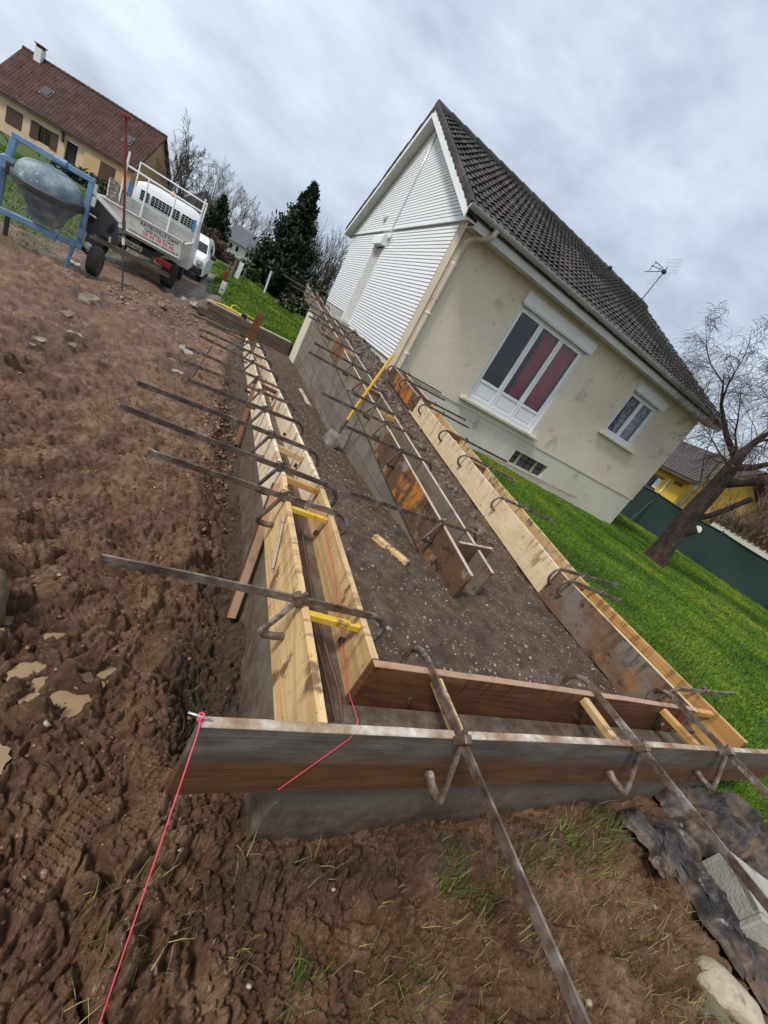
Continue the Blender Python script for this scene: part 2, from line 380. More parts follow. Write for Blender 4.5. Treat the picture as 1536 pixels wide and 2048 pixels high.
M['slate'] = basic('grey_slate', [(.085, .09, .105, 1), (.12, .125, .14, 1)], 2, (.5, .7), None, None, rand=False)
M['slatebrown'] = basic('dark_brown_slate', [(.045, .036, .034, 1), (.085, .068, .062, 1)], 3, (.6, .8), [(9, .5, .02)], None, rand=False)
M['beigewall'] = basic('beige_house_render', [(.52, .365, .235, 1), (.60, .45, .31, 1)], 1.1, (.8, .95), [(25, .3, .01)], None, rand=False)
M['ochre'] = basic('ochre_render', [(.48, .30, .15, 1), (.56, .37, .20, 1)], 1.1, (.8, .95), [(25, .3, .01)], [(3, (.40, .27, .13, 1), .58, .75, (1, 1, 1))], rand=False)
M['yellow'] = basic('yellow_render', [(.66, .39, .04, 1), (.75, .46, .07, 1)], .8, (.8, .95), [(25, .3, .01)], [(2, (.5, .28, .05, 1), .6, .75, (1, 1, 1))], rand=False)
M['whitewash'] = basic('whitewashed_wall', [(.62, .61, .58, 1), (.70, .69, .66, 1)], .6, (.8, .9), rand=False)
M['shutter'] = basic('brown_shutter_wood', [(.05, .024, .013, 1), (.085, .042, .022, 1)], 4, (.5, .7), st=(8, 8, 1))
M['brownwood'] = basic('dark_brown_trim', [(.05, .028, .018, 1), (.075, .04, .026, 1)], 4, (.5, .7))
M['black'] = basic('matt_black', [(.012, .012, .013, 1), (.022, .022, .023, 1)], 4, (.45, .65))
M['dark'] = basic('dark_interior', [(.012, .010, .013, 1), (.02, .016, .02, 1)], 1, (.9, .95))
M['rubber'] = basic('muddy_rubber', [(.02, .019, .018, 1), (.05, .042, .034, 1)], 6, (.6, .8), [(40, .4, .005)])
M['steelrim'] = basic('muddy_rim', [(.10, .09, .08, 1), (.2, .18, .16, 1)], 6, (.5, .7))
M['blue'] = basic('scuffed_blue_paint', [(.10, .20, .33, 1), (.17, .30, .44, 1)], 5, (.4, .6), [(40, .2, .003)], [(5, (.045, .12, .30, 1), .60, .68, (1, 1, 1)), (7, (.36, .40, .42, 1), .60, .72, (1, 1, 1)), (12, (.14, .10, .07, 1), .68, .74, (1, 1, 1))])
M['drum'] = basic('cement_caked_drum', [(.07, .12, .165, 1), (.17, .22, .255, 1), (.38, .40, .39, 1)], 4.5, (.5, .75), [(25, .8, .012)], [(9, (.52, .52, .49, 1), .62, .68, (1, 1, .4)), (13, (.07, .08, .09, 1), .62, .70, (1, 1, .5)), (4, (.12, .18, .25, 1), .58, .72, (1, 1, 2)), (6, (.42, .37, .30, 1), .66, .76, (1, 1, 1))])
M['darkgrey'] = basic('dark_grey_iron', [(.045, .046, .05, 1), (.085, .086, .092, 1)], 6, (.45, .65), [(30, .3, .004)])
M['panel'] = basic('charcoal_plastic', [(.025, .026, .029, 1), (.045, .047, .052, 1)], 3, (.3, .5), None, [(5, (.10, .095, .085, 1), .64, .76, (1, 1, 1))])
M['truckwhite'] = basic('dirty_white_truck_paint', [(.52, .50, .46, 1), (.64, .63, .59, 1)], 2.5, (.4, .6), None, [(3, (.38, .34, .28, 1), .54, .74, (1, 1, 1)), (14, (.24, .2, .15, 1), .68, .76, (1, 1, 1))])
M['truckalu'] = basic('dirty_alu_boards', [(.34, .33, .30, 1), (.46, .45, .42, 1)], 3, (.45, .65), None, [(3, (.28, .25, .2, 1), .58, .74, (1, 1, 1))])
M['cabwhite'] = basic('white_cab_paint', [(.68, .70, .71, 1), (.76, .78, .78, 1)], 2, (.25, .35))
M['red'] = basic('red_paint', [(.16, .012, .016, 1), (.26, .02, .024, 1)], 6, (.4, .6), None, [(9, (.08, .02, .02, 1), .6, .72, (1, 1, 1))])
M['redlamp'] = basic('red_lamp', [(.13, .008, .01, 1), (.19, .01, .014, 1)], 6, (.25, .35))
M['orange'] = basic('orange_beacon', [(.75, .20, .02, 1), (.85, .27, .03, 1)], 6, (.25, .35))
M['bluestrap'] = basic('blue_plastic', [(.03, .16, .42, 1), (.05, .22, .50, 1)], 6, (.4, .5))
M['lettering_black'] = basic('black_lettering', [(.02, .02, .02, 1), (.03, .03, .03, 1)], 6, (.5, .6))
M['lettering_red'] = basic('red_lettering', [(.55, .03, .03, 1), (.62, .05, .05, 1)], 6, (.5, .6))
M['plate'] = basic('muddy_number_plate', [(.16, .15, .12, 1), (.24, .225, .19, 1)], 6, (.5, .7))
M['hose'] = basic('yellow_hose', [(.72, .58, .04, 1), (.8, .66, .08, 1)], 8, (.4, .5))
M['handle'] = basic('yellow_handle', [(.62, .34, .012, 1), (.72, .42, .02, 1)], 12, (.4, .55), None, [(16, (.2, .12, .05, 1), .62, .7, (1, 1, .4))])
M['blade'] = basic('worn_shovel_steel', [(.16, .12, .09, 1), (.36, .33, .29, 1)], 7, (.3, .5), None, None, metallic=.5)
M['pink'] = basic('pink_string', [(.72, .06, .10, 1), (.80, .10, .15, 1)], 40, (.6, .7))
M['nail'] = basic('steel_nail', [(.45, .45, .45, 1), (.55, .55, .55, 1)], 40, (.3, .4), metallic=.6)
M['yellowgrey'] = basic('faded_yellow_strip', [(.34, .29, .13, 1), (.44, .38, .18, 1)], 6, (.6, .8))
M['flint'] = basic('pale_stone', [(.27, .225, .15, 1), (.50, .43, .31, 1)], 9, (.6, .8), [(24, .8, .02)], [(11, (.2, .15, .09, 1), .58, .7, (1, 1, 1))])
M['stonemud'] = basic('muddy_stone', [(.10, .085, .05, 1), (.17, .15, .09, 1)], 6, (.6, .8), [(24, .5, .02)])
M['mudblock'] = basic('mud_caked_stone', [(.10, .075, .04, 1), (.19, .145, .09, 1)], 10, (.5, .8), [(30, .8, .02)], [(30, (.34, .28, .2, 1), .64, .72, (1, 1, 1))])
def curtain_red():
    t = NT('red_curtain'); return t.finish(t.ramp(t.noise(3, 3, .5, (14, 1, .2)), [(.24, .004, .016, 1), (.58, .010, .038, 1)]), .8)
M['redcurtain'] = curtain_red()
def curtain_lace():
    t = NT('lace_curtain'); c = t.ramp(t.noise(9, 3, .5), [(.16, .18, .22, 1), (.48, .50, .55, 1)], [.4, .62]); return t.finish(c, .9)
M['lace'] = curtain_lace()
def glass(name, tint, fac=.5):
    t = NT(name); t.N.remove(t.p)
    tr = t.N.new('ShaderNodeBsdfTransparent'); tr.inputs[0].default_value = tint
    gl = t.N.new('ShaderNodeBsdfGlossy'); gl.inputs['Roughness'].default_value = .10 if 'skylight' in name else .015; gl.inputs[0].default_value = (.9, .9, .95, 1)
    fr = t.N.new('ShaderNodeFresnel'); fr.inputs[0].default_value = 1.5
    mx = t.N.new('ShaderNodeMixShader'); t.L.new(t.math('ADD', t.math('MULTIPLY', fr.outputs[0], 1.0), fac), mx.inputs[0])
    t.L.new(tr.outputs[0], mx.inputs[1]); t.L.new(gl.outputs[0], mx.inputs[2]); t.L.new(mx.outputs[0], t.outn.inputs[0]); return t.m
M['glass'] = glass('window_glass', (.92, .86, .9, 1), .02)
M['darkglass'] = glass('dark_glass', (.1, .1, .12, 1), .05)
M['skyglass'] = glass('skylight_glass', (.25, .27, .3, 1), .10)
def water(name, col, rough=.06):
    t = NT(name); n = t.bump(t.noise(9, 3), .06, .01); t.p.inputs['IOR'].default_value = 1.33
    return t.finish(t.ramp(t.noise(8, 4), [col, tuple(c*1.25 for c in col[:3])+(1,)]), rough, n)
M['puddle'] = water('muddy_water', (.25, .165, .09, 1), .05)
M['puddle_far'] = water('pale_muddy_water', (.20, .155, .115, 1), .04)
def net():
    t = NT('green_shade_net')
    c = t.ramp(t.noise(.8, 4, .6), [(.006, .019, .018, 1), (.010, .029, .026, 1)])
    wv = t.noise(1, 2, .5, (120, 120, 120)); c = t.mix(t.math('MULTIPLY', t.step(wv, .4, .6), .3), c, (.018, .042, .037, 1))
    return t.finish(c, .8, t.bump(t.noise(2.5, 3), .3, .04))
M['mesh'] = net()
M['netedge'] = basic('green_post_paint', [(.014, .045, .04, 1), (.022, .06, .052, 1)], 4, (.5, .6))
def plast():
    t = NT('dirty_black_plastic_sheet')
    c = t.ramp(t.noise(5, 6, .7), [(.016, .015, .016, 1), (.045, .038, .035, 1), (.13, .088, .058, 1)], [.34, .48, .62])
    n = t.bump(t.noise(14, 4, .6), .5, .02)
    return t.finish(c, t.step(t.noise(7, 4), .35, .65, .36, .7), n, spec=.35)
M['plastic'] = plast()
def bark(name, cols, spots):
    t = NT(name); t.rand_offset(); c = t.ramp(t.noise(11, 6, .75, (1, 1, .35)), cols)
    for (sc, col, lo, hi, st) in spots: c = t.mix(t.step(t.noise(sc, 5, .65, st), lo, hi), c, col)
    return t.finish(c, .9, t.bump(t.noise(16, 6, .75, (1, 1, .35)), 1.0, .07))
M['birchbark'] = bark('red_brown_birch_bark', [(.010, .006, .005, 1), (.042, .025, .019, 1), (.10, .066, .052, 1)], [(5, (.26, .21, .17, 1), .64, .70, (1, 1, 2.2)), (3, (.02, .012, .010, 1), .58, .68, (1, 1, .5))])
M['mossbark'] = bark('mossy_birch_bark', [(.07, .06, .03, 1), (.16, .14, .08, 1), (.30, .27, .2, 1)], [(5, (.03, .022, .018, 1), .58, .66, (1, 1, 2.5))])
M['greybark'] = bark('grey_bark', [(.045, .036, .028, 1), (.10, .085, .068, 1)], [])
M['twig'] = basic('birch_twigs', [(.045, .026, .024, 1), (.075, .048, .044, 1)], 3, (.8, .9), rand=False)
M['twigbrown'] = basic('bare_twigs', [(.05, .036, .026, 1), (.095, .072, .055, 1)], 3, (.8, .9), rand=False)
M['twigfar'] = basic('far_twigs', [(.11, .088, .075, 1), (.16, .135, .12, 1)], 3, (.8, .9), rand=False)
M['cut'] = basic('fresh_cut_wood', [(.70, .66, .58, 1), (.8, .77, .7, 1)], 9, (.7, .8))
def leaf(name, cols, scale=.8, rough=.55):
    t = NT(name); g = t.N.new('ShaderNodeNewGeometry')
    f = t.math('ADD', t.math('MULTIPLY', g.outputs['Random Per Island'], .55), t.math('MULTIPLY', t.noise(scale, 3), .45))
    c = t.ramp(f, cols); t.finish(c, rough)
    t.p.inputs['Specular IOR Level'].default_value = .3
    return t.m
M['conifer'] = leaf('dark_conifer_foliage', [(.006, .013, .006, 1), (.014, .026, .010, 1), (.030, .042, .016, 1)])
M['laurel'] = leaf('laurel_leaves', [(.012, .022, .008, 1), (.035, .05, .016, 1), (.09, .10, .04, 1)])
M['brownhedge'] = leaf('brown_winter_hedge', [(.05, .03, .018, 1), (.11, .066, .038, 1), (.19, .125, .078, 1)])
M['drygrass'] = leaf('straw', [(.065, .055, .018, 1), (.15, .135, .042, 1), (.34, .30, .11, 1)])
M['tuft'] = leaf('grass_tuft', [(.03, .055, .010, 1), (.07, .12, .018, 1), (.20, .22, .05, 1)])
def grassmat(name):
    t = NT(name); g = t.N.new('ShaderNodeNewGeometry')
    c = t.ramp(t.noise(.55, 5, .65), [(.028, .078, .004, 1), (.085, .17, .008, 1), (.20, .24, .014, 1)], [.33, .50, .65])
    v = t.N.new('ShaderNodeHueSaturation'); t.L.new(c, v.inputs['Color']); t.L.new(t.step(g.outputs['Random Per Island'], 0, 1, .6, 1.5), v.inputs['Value'])
    t.p.inputs['Specular IOR Level'].default_value = .25
    dead = t.mix(t.math('MULTIPLY', t.step(g.outputs['Random Per Island'], .93, .95), t.step(t.noise(1.3, 3), .40, .62)), v.outputs[0], (.24, .19, .07, 1))
    return t.finish(dead, .6)
M['grass'] = grassmat('lawn_grass')
def ground_mat():
    t = NT('wet_clay_and_turf')
    big = t.noise(.7, 5, .6); med = t.noise(5, 6, .7); fin = t.noise(30, 5, .7)
    mud = t.ramp(med, [(.068, .031, .016, 1), (.205, .107, .056, 1), (.40, .242, .142, 1)], [.28, .5, .72])
    mud = t.mix(t.math('MULTIPLY', t.step(big, .42, .65), .45), mud, (.22, .118, .064, 1))
    mud = t.mix(t.math('MULTIPLY', t.step(fin, .52, .72), .4), mud, (.05, .03, .02, 1))
    v = t.voro(26); mud = t.mix(t.math('MULTIPLY', t.step(v.outputs['Distance'], .14, .07), t.step(t.noise(8, 2), .56, .64)), mud, (.42, .37, .30, 1))
    mud = t.mix(t.math('MULTIPLY', t.attr('wet'), .6), mud, (.075, .042, .024, 1))
    drv = t.ramp(fin, [(.10, .068, .045, 1), (.19, .14, .10, 1), (.34, .29, .235, 1)], [.35, .55, .74])
    mud = t.mix(t.attr('drive'), mud, drv)
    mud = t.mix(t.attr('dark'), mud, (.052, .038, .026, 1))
    lawn = t.ramp(t.noise(1.2, 5, .65), [(.03, .062, .006, 1), (.065, .105, .010, 1), (.11, .13, .014, 1)])
    lawn = t.mix(t.math('MULTIPLY', t.step(t.noise(45, 3), .45, .65), .6), lawn, (.014, .028, .005, 1))
    c = t.mix(t.attr('lawn'), mud, lawn)
    r = t.step(t.noise(3.5, 5, .6), .40, .62, .17, .52)
    r = t.math('MULTIPLY', r, t.step(t.attr('wet'), 0, 1, 1, .35)); r = t.math('MAXIMUM', r, t.math('MULTIPLY', t.attr('lawn'), .85))
    n = t.bump(t.noise(24, 6, .75), 1.0, .035); n = t.bump(t.noise(60, 5, .75), .9, .014, n); n = t.bump(t.noise(170, 4, .7), .8, .006, n)
    return t.finish(c, r, n, spec=.46)
M['ground'] = ground_mat()
def fill_mat():
    t = NT('crushed_gravel_fill')
    c = t.ramp(t.noise(9, 6, .7), [(.042, .026, .018, 1), (.086, .056, .039, 1), (.15, .104, .076, 1)])
    v = t.voro(70); sp = t.N.new('ShaderNodeSeparateColor'); t.L.new(v.outputs['Color'], sp.inputs[0])
    c = t.mix(t.math('MULTIPLY', t.step(v.outputs['Distance'], .33, .2), t.step(sp.outputs[0], .86, .92)), c, (.30, .255, .20, 1))
    n = t.bump(t.noise(50, 5, .75), 1.0, .012); n = t.bump(t.noise(160, 3), .6, .004, n)
    return t.finish(c, t.step(t.noise(6, 4), .35, .65, .6, .9), n, spec=.3)
M['fill'] = fill_mat()
M['pebble'] = basic('pebbles', [(.12, .095, .075, 1), (.24, .2, .16, 1), (.42, .38, .31, 1)], 30, (.5, .7), rand=False)
M['spoil'] = basic('spoil_stones', [(.10, .062, .040, 1), (.20, .14, .095, 1), (.40, .34, .27, 1)], 18, (.5, .7), rand=False)
M['clod'] = basic('mud_clods', [(.070, .034, .019, 1), (.155, .080, .044, 1), (.24, .14, .082, 1)], 14, (.3, .6), [(60, .6, .006)], rand=False)
M['darkrock'] = basic('dark_rubble', [(.05, .034, .024, 1), (.10, .070, .050, 1), (.19, .15, .12, 1)], 12, (.4, .7), [(60, .5, .006)], rand=False)

# ------------------------------------------------------------------ numpy noise
_perm = np.random.default_rng(3).permutation(512).astype(np.int64); _ang = np.random.default_rng(4).random(512)*2*PI
_gx, _gy = np.cos(_ang), np.sin(_ang)
def perlin(x, y, seed=0):
    xi = np.floor(x).astype(np.int64); yi = np.floor(y).astype(np.int64); xf = x-xi; yf = y-yi
    u = xf*xf*xf*(xf*(xf*6-15)+10); v = yf*yf*yf*(yf*(yf*6-15)+10)
    def g(ix, iy, fx, fy):
        h = _perm[(_perm[(ix+seed*17) & 511] + iy) & 511]; return _gx[h]*fx + _gy[h]*fy
    a = g(xi, yi, xf, yf); b = g(xi+1, yi, xf-1, yf); c = g(xi, yi+1, xf, yf-1); d = g(xi+1, yi+1, xf-1, yf-1)
    return ((a+u*(b-a)) + v*((c+u*(d-c))-(a+u*(b-a))))*1.4
def fbm(x, y, o=4, seed=0):
    r = 0; a = 1.0
    for k in range(o): r = r + a*perlin(x*2**k, y*2**k, seed+k*3); a *= .5
    return r
def worley(x, y, seed=0):
    """F1 and F2 distances to jittered cell points"""
    xi = np.floor(x).astype(np.int64); yi = np.floor(y).astype(np.int64); f1 = np.full(x.shape, 9.0); f2 = np.full(x.shape, 9.0)
    for a in (-1, 0, 1):
        for b in (-1, 0, 1):
            h = _perm[(_perm[(xi+a+seed*31) & 511]+yi+b) & 511]; h2 = _perm[(h+97+seed) & 511]
            d = np.hypot(xi+a+h/512-x, yi+b+h2/512-y); n = np.minimum(f1, d); f2 = np.minimum(np.maximum(f1, d), f2); f1 = n
    return f1, f2
def stair(t, sharp=.22):
    k = np.floor(t); f = t-k; return k+sm(f, 1-sharp, 1)
def sm(x, lo, hi):
    t = np.clip((x-lo)/(hi-lo), 0, 1); return t*t*(3-2*t)

# ------------------------------------------------------------------ the ramp's levels
zl = lambda y: .58-.083*np.maximum(0, y-2.0)
zm = lambda y: .53+.0775*(y-2.0)
zr = lambda y: .58+.0765*np.maximum(0, y-2.0)

# ------------------------------------------------------------------ ground
PUDDLES = [  # x, y, radius x, radius y, far?
    (-.19, 1.13, .045, .04, 0), (-.13, 1.06, .05, .05, 0), (-.06, 1.03, .045, .055, 0), (-.02, 1.13, .045, .03, 0), (.03, 1.17, .03, .025, 0), (-.17, 1.31, .035, .022, 0), (-.18, .83, .03, .04, 0), (-.34, 1.36, .02, .02, 0),
    (-1.38, 5.72, .07, .12, 1), (-1.47, 5.05, .045, .07, 1), (-1.27, 5.30, .05, .10, 1), (-1.42, 4.72, .04, .06, 1), (-1.33, 4.02, .05, .10, 1), (-1.18, 3.85, .07, .06, 1),
    (-.85, 6.85, .09, .09, 1), (-.74, 7.25, .06, .10, 1), (-.30, 6.0, .08, .10, 1), (-.45, 6.5, .06, .14, 1), (-.20, 5.6, .05, .08, 1),
    (-.90, 11.9, .17, .6, 1), (-.58, 11.55, .14, .35, 1), (-1.12, 13.1, .15, .5, 1), (-.70, 12.5, .12, .4, 1), (-1.0, 9.2, .14, .3, 1), (-.4, 7.6, .10, .25, 1), (-1.9, 8.2, .10, .3, 1), (-2.85, 10.9, .10, .2, 1), (-1.7, 6.6, .05, .15, 1), (-.75, 9.0, .06, .15, 1)]
BOOTS = [(-.16, 1.42, .5), (-.05, 1.62, 2.2), (-.30, 1.95, .9), (.14, 1.30, 1.2), (-.45, 2.4, .4), (-.1, 2.3, 1.9), (-.62, 2.9, 1.0), (.05, .62, 1.0), (.22, .80, 1.4), (.9, .12, .3), (1.5, .2, 2.0), (-.35, 3.3, 1.5), (-.85, 3.6, .7), (1.15, .30, 1.1)]
def base_z(x, y):
    mud = np.interp(y, [-3, .4, 1.2, 2.0, 3, 6, 10, 14, 60], [.08, .05, -.01, -.06, -.12, -.27, -.42, -.45, -.45])
    right = np.interp(x, [2.9, 4, 6, 11, 16, 60], [.20, .2, .18, 0, 0, 0])
    front = .10
    r2 = front + (right-front)*sm(y, .2, 1.6)
    z = mud + (r2-mud)*sm(x, .8, 2.6)*(1-sm(y, 9.5, 11.5)*(x < 3.0))
    # lawn behind the timbers
    lawn = np.interp(y, [11.9, 12.4, 17, 30, 60], [-.09, -.10, -.3, -.33, -.35])
    k = sm(x, -1.0, -.35)*(y > 12.06)*(x < 9)*(1-sm(x, 3.5, 6)*(y < 18))
    z = np.where(y > 12.06, z + (lawn-z)*k, z)
    z = np.where((y > 12.06) & (x > 3.2), -.1*sm(y, 12, 20)-.1, z)
    # a grass bank beside the truck
    z = z + .55*sm(y, 17, 24)*sm(x, -1.25, -.2)*(1-sm(x, .2, 2.5))*(1-sm(y, 26, 40))*0.5
    return z
def masks(x, y):
    n = fbm(x*1.1, y*1.1, 4, 5); n2 = fbm(x*4, y*4, 3, 9)
    edge = n*.35+n2*.15
    lr = sm(x + edge*.30, 3.14, 3.30)*sm(y+edge*.5, .28, .52)
    ll = (y > 12.06)*sm(x+edge*.7 + sm(y, 13, 20)*.7, -.45, .15)
    far = sm(np.hypot(x, y)+edge*6, 24, 32)*(1-.0*x)
    fl = sm(-x + edge*2 + (y-10)*.10, 3.2, 4.4)*sm(y+edge*2, 8.5, 10.5)*.8
    lawn = np.clip(np.maximum.reduce([lr, ll, far, fl]), 0, 1)
    # sparse turf in the foreground
    drive = sm(y + n*2, 10.0, 14)*(1-sm(y, 30, 40))*(x < 1.2)*.8
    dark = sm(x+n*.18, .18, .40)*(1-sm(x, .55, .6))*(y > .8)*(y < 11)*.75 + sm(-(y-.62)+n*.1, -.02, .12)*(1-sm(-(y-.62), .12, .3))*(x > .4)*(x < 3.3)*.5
    return lawn, drive, np.clip(dark, 0, 1)
def ground_z(x, y, detail=True):
    z = base_z(x, y); lawn, drive, dark = masks(x, y)
    if detail:
        wx = x + .10*fbm(x*2.2, y*2.2, 2, 21); wy = y + .10*fbm(x*2.2+9, y*2.2, 2, 23)
        rr = np.hypot(x, y); near = 1-sm(rr, 7, 15); nr2 = 1-sm(rr, 2.2, 5)
        a = .055*fbm(wx*.9, wy*.9, 3, 1)
        g2 = .45+.55*sm(fbm(x*1.1+3, y*1.1, 2, 35), -.3, .3)
        b = .070*(np.abs(perlin(wx*2.6, wy*2.6, 2))-.3) + g2*.060*(np.abs(perlin(wx*6.0, wy*6.0, 4))-.3) + g2*.026*(np.abs(perlin(wx*13, wy*13, 6))-.3)
        ux = x + .035*fbm(x*6, y*6, 3, 25); uy = y + .035*fbm(x*6+7, y*6, 3, 27)
        q1, q2 = worley(ux*7.5, uy*7.5, 1); w1, w2 = worley(ux*19, uy*19, 2); v1, v2 = worley(ux*46, uy*46, 3)
        gate = .15+.85*sm(fbm(x*1.5, y*1.5, 3, 33), -.22, .30)
        c = gate*(.042*sm(q2-q1, 0, .32)*(1-.6*q1)-.02) + near*(.024*sm(w2-w1, 0, .30)*(1-.6*w1)-.012) + nr2*(.009*sm(v2-v1, 0, .35)-.005)
        tt = fbm(wx*3.4, wy*3.4, 4, 71); c = c + .020*(stair(tt*3.2)-tt*3.2)*(.35+.65*near) + .009*(stair(fbm(x*9, y*9, 3, 73)*3, .3)-1.5*fbm(x*9, y*9, 3, 73)*2)*near
        c = c + .006*perlin(x*60, y*60, 10)*nr2
        amp = 1.15-.55*sm(y, 10, 14)
        # ruts of the truck on the drive
        ruts = 0
        for xc in (-3.2, -1.5):
            d = (x-xc-.10*np.sin(y*.5))/.22; ruts = ruts - .07*np.exp(-d*d)*sm(y, 7, 10)*(1-sm(y, 30, 40))
        m = (a+b*amp+c*amp)+ruts
        pile = .22*np.exp(-(((x+1.15)/.75)**2+((y-10.2)/.8)**2))*(1+.5*fbm(x*3, y*3, 3, 30))
        l = .03*fbm(x*.8, y*.8, 3, 41)+.010*fbm(x*9, y*9, 3, 43)
        z = z + m*(1-lawn) + l*lawn + pile
        # trench and slump beside the left wall, mud heaped against the front wall
        z = z - .10*np.exp(-((x-.40)/.13)**2)*(y > .7)*sm(y, .7, 1.1)*(1-sm(y, 9, 10.5))
        z = z + .035*np.exp(-((y-.50)/.07)**2)*(x > .5)*(x < 3.1)*(1+fbm(x*5, y*5, 2, 50))
    if detail:
        for (px, py, an) in BOOTS:      # boot prints with tread bars
            ca, sa = math.cos(an), math.sin(an); u = (x-px)*ca+(y-py)*sa; v = -(x-px)*sa+(y-py)*ca
            k = (1-sm(np.abs(u), .12, .15))*(1-sm(np.abs(v-.012*np.sin(u*14)), .038, .055)); rim = np.exp(-((np.hypot(u/.17, v/.07)-1)/.16)**2)
            z = z*(1-k*.75) + (base_z(x, y)-.030 + .007*np.sign(np.sin(u*330)) )*k*.75 + .012*rim*(1-lawn)
    for (px, py, rx, ry, far) in PUDDLES:
        d = np.sqrt(((x-px)/rx)**2+((y-py)/ry)**2)
        pz = float(base_z(np.array([px]), np.array([py]))[0]) - .022
        k = 1-sm(d, .45, 1.5); z = z*(1-k) + (pz-.010 + (z-base_z(x, y))*(.42 if not far else .30))*k + (.030 if not far else .045)*np.exp(-((d-1.65)/.35)**2)
    inside = ((x > .60) & (x < 1.80) & (y > .68) & (y < 11.9)) | ((x >= 1.80) & (x < 3.0) & (y > .68) & (y < 11.55))
    z = np.where(inside, -.75, z)
    return z
def make_ground():
    rs = [0.03]
    while rs[-1] < 1.35: rs.append(rs[-1]+.006)
    while rs[-1] < 5: rs.append(rs[-1]*1.0046)
    while rs[-1] < 14: rs.append(rs[-1]*1.0066)
    while rs[-1] < 60: rs.append(rs[-1]*1.012)
    while rs[-1] < 1500: rs.append(rs[-1]*1.06)
    rs = np.array(rs)
    th = np.concatenate([np.arange(-62, 126, .31), np.arange(128, 298, 2.5)])*PI/180
    R, T = np.meshgrid(rs, th, indexing='ij'); x = (R*np.sin(T)).ravel(); y = (R*np.cos(T)).ravel()
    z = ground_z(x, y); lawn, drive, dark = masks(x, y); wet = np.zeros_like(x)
    for (px, py, rx, ry, fr_) in PUDDLES: wet = np.maximum(wet, np.exp(-(((x-px)/(rx*2.3))**2+((y-py)/(ry*2.3))**2)))
    for (px, py, rx, ry) in ((-.85, 12.2, .45, 1.5), (-.35, 6.4, .30, .9), (-2.8, 10.9, .35, .5), (-1.35, 5.2, .35, .8), (-1.9, 8.3, .3, .7), (-1.0, 9.3, .4, .6)):
        wet = np.maximum(wet, .95*sm(np.exp(-(((x-px)/rx)**2+((y-py)/ry)**2))+.25*fbm(x*3, y*3, 3, 91), .35, .75))
    nr, nt = len(rs), len(th); i = np.arange(nr-1)[:, None]; j = np.arange(nt)[None, :]; j2 = (j+1) % nt
    f = np.stack([i*nt+j, i*nt+j2, (i+1)*nt+j2, (i+1)*nt+j], -1).reshape(-1, 4)
    v = np.stack([x, y, z], 1); v = np.vstack([v, [[0, 0, float(z[:nt].mean())]]])
    lawn, drive, dark, wet = [np.append(q, 0) for q in (lawn, drive, dark, wet)]
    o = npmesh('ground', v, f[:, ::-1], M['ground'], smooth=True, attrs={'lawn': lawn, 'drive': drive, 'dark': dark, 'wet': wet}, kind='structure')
    return o
make_ground()
# gravel fill of the two ramp lanes and the landing
def fill_z(x, y):
    sl = np.interp(y, [.8, 2.0, 2.4, 3.4, 6, 9.6, 12], [.35, .35, .33, .24, .02, -.26, -.38])
    sr = np.interp(y, [.8, 2.0, 2.36, 3.0, 4.1, 4.8, 5.9, 8, 10.2, 12], [.31, .30, .235, .14, .016, -.03, -.15, -.2, -.26, -.38])
    k = np.clip((x-.72)/1.02, 0, 1); left = sl+(sr-sl)*k
    r = np.interp(y, [.8, 2.0, 6, 8, 11.7], [.30, .30, .60, .74, .96])
    r = r + .10*np.exp(-((x-3.05)/.22)**2)*sm(y, 8.0, 8.6)
    mid = np.where(x < 1.84, left, r); s = sm(x, 1.6, 2.1)
    land = left+(r-left)*s
    z = np.where(y < 1.75, land, mid)
    n = .022*fbm(x*2.5, y*2.5, 3, 61)+.016*(np.abs(perlin(x*9, y*9, 62))-.3)+.009*perlin(x*26, y*26, 64)+.006*perlin(x*55, y*55, 66)
    dirt = sm(y, 7.9, 8.5)*sm(x, 2.3, 2.9)
    return z + n*(1+dirt*3.0)
def make_fill(name, x0, x1, y0, y1, step):
    xs = np.arange(x0, x1+step/2, step); ys = [y0]
    while ys[-1] < y1: ys.append(ys[-1]+step*max(1, ys[-1]/3.0))
    ys = np.array(ys); ys[-1] = y1
    X, Y = np.meshgrid(xs, ys, indexing='ij'); x, y = X.ravel(), Y.ravel(); z = fill_z(x, y)
    nx, ny = len(xs), len(ys); i = np.arange(nx-1)[:, None]; j = np.arange(ny-1)[None, :]
    f = np.stack([i*ny+j, (i+1)*ny+j, (i+1)*ny+j+1, i*ny+j+1], -1).reshape(-1, 4)
    return npmesh(name, np.stack([x, y, z], 1), f, M['fill'], smooth=True, kind='structure')
make_fill('gravel_landing', .55, 3.05, .62, 1.745, .011)
make_fill('gravel_ramp', .55, 1.838, 1.745, 11.9, .012)
make_fill('gravel_ramp', 1.842, 3.068, 1.745, 11.6, .012)
# puddle water
for (px, py, rx, ry, far) in PUDDLES:
    pz = float(base_z(np.array([px]), np.array([py]))[0]) - .022
    mb = MB(); n = 24
    mb.add([(px+rx*1.35*math.cos(2*PI*k/n)*(1+.12*math.sin(3*k+px*9)), py+ry*1.35*math.sin(2*PI*k/n)*(1+.1*math.cos(2*k+py*7)), pz) for k in range(n)], [tuple(range(n))])
    mb.build('puddle', M['puddle_far'] if far else M['puddle'], kind='structure')

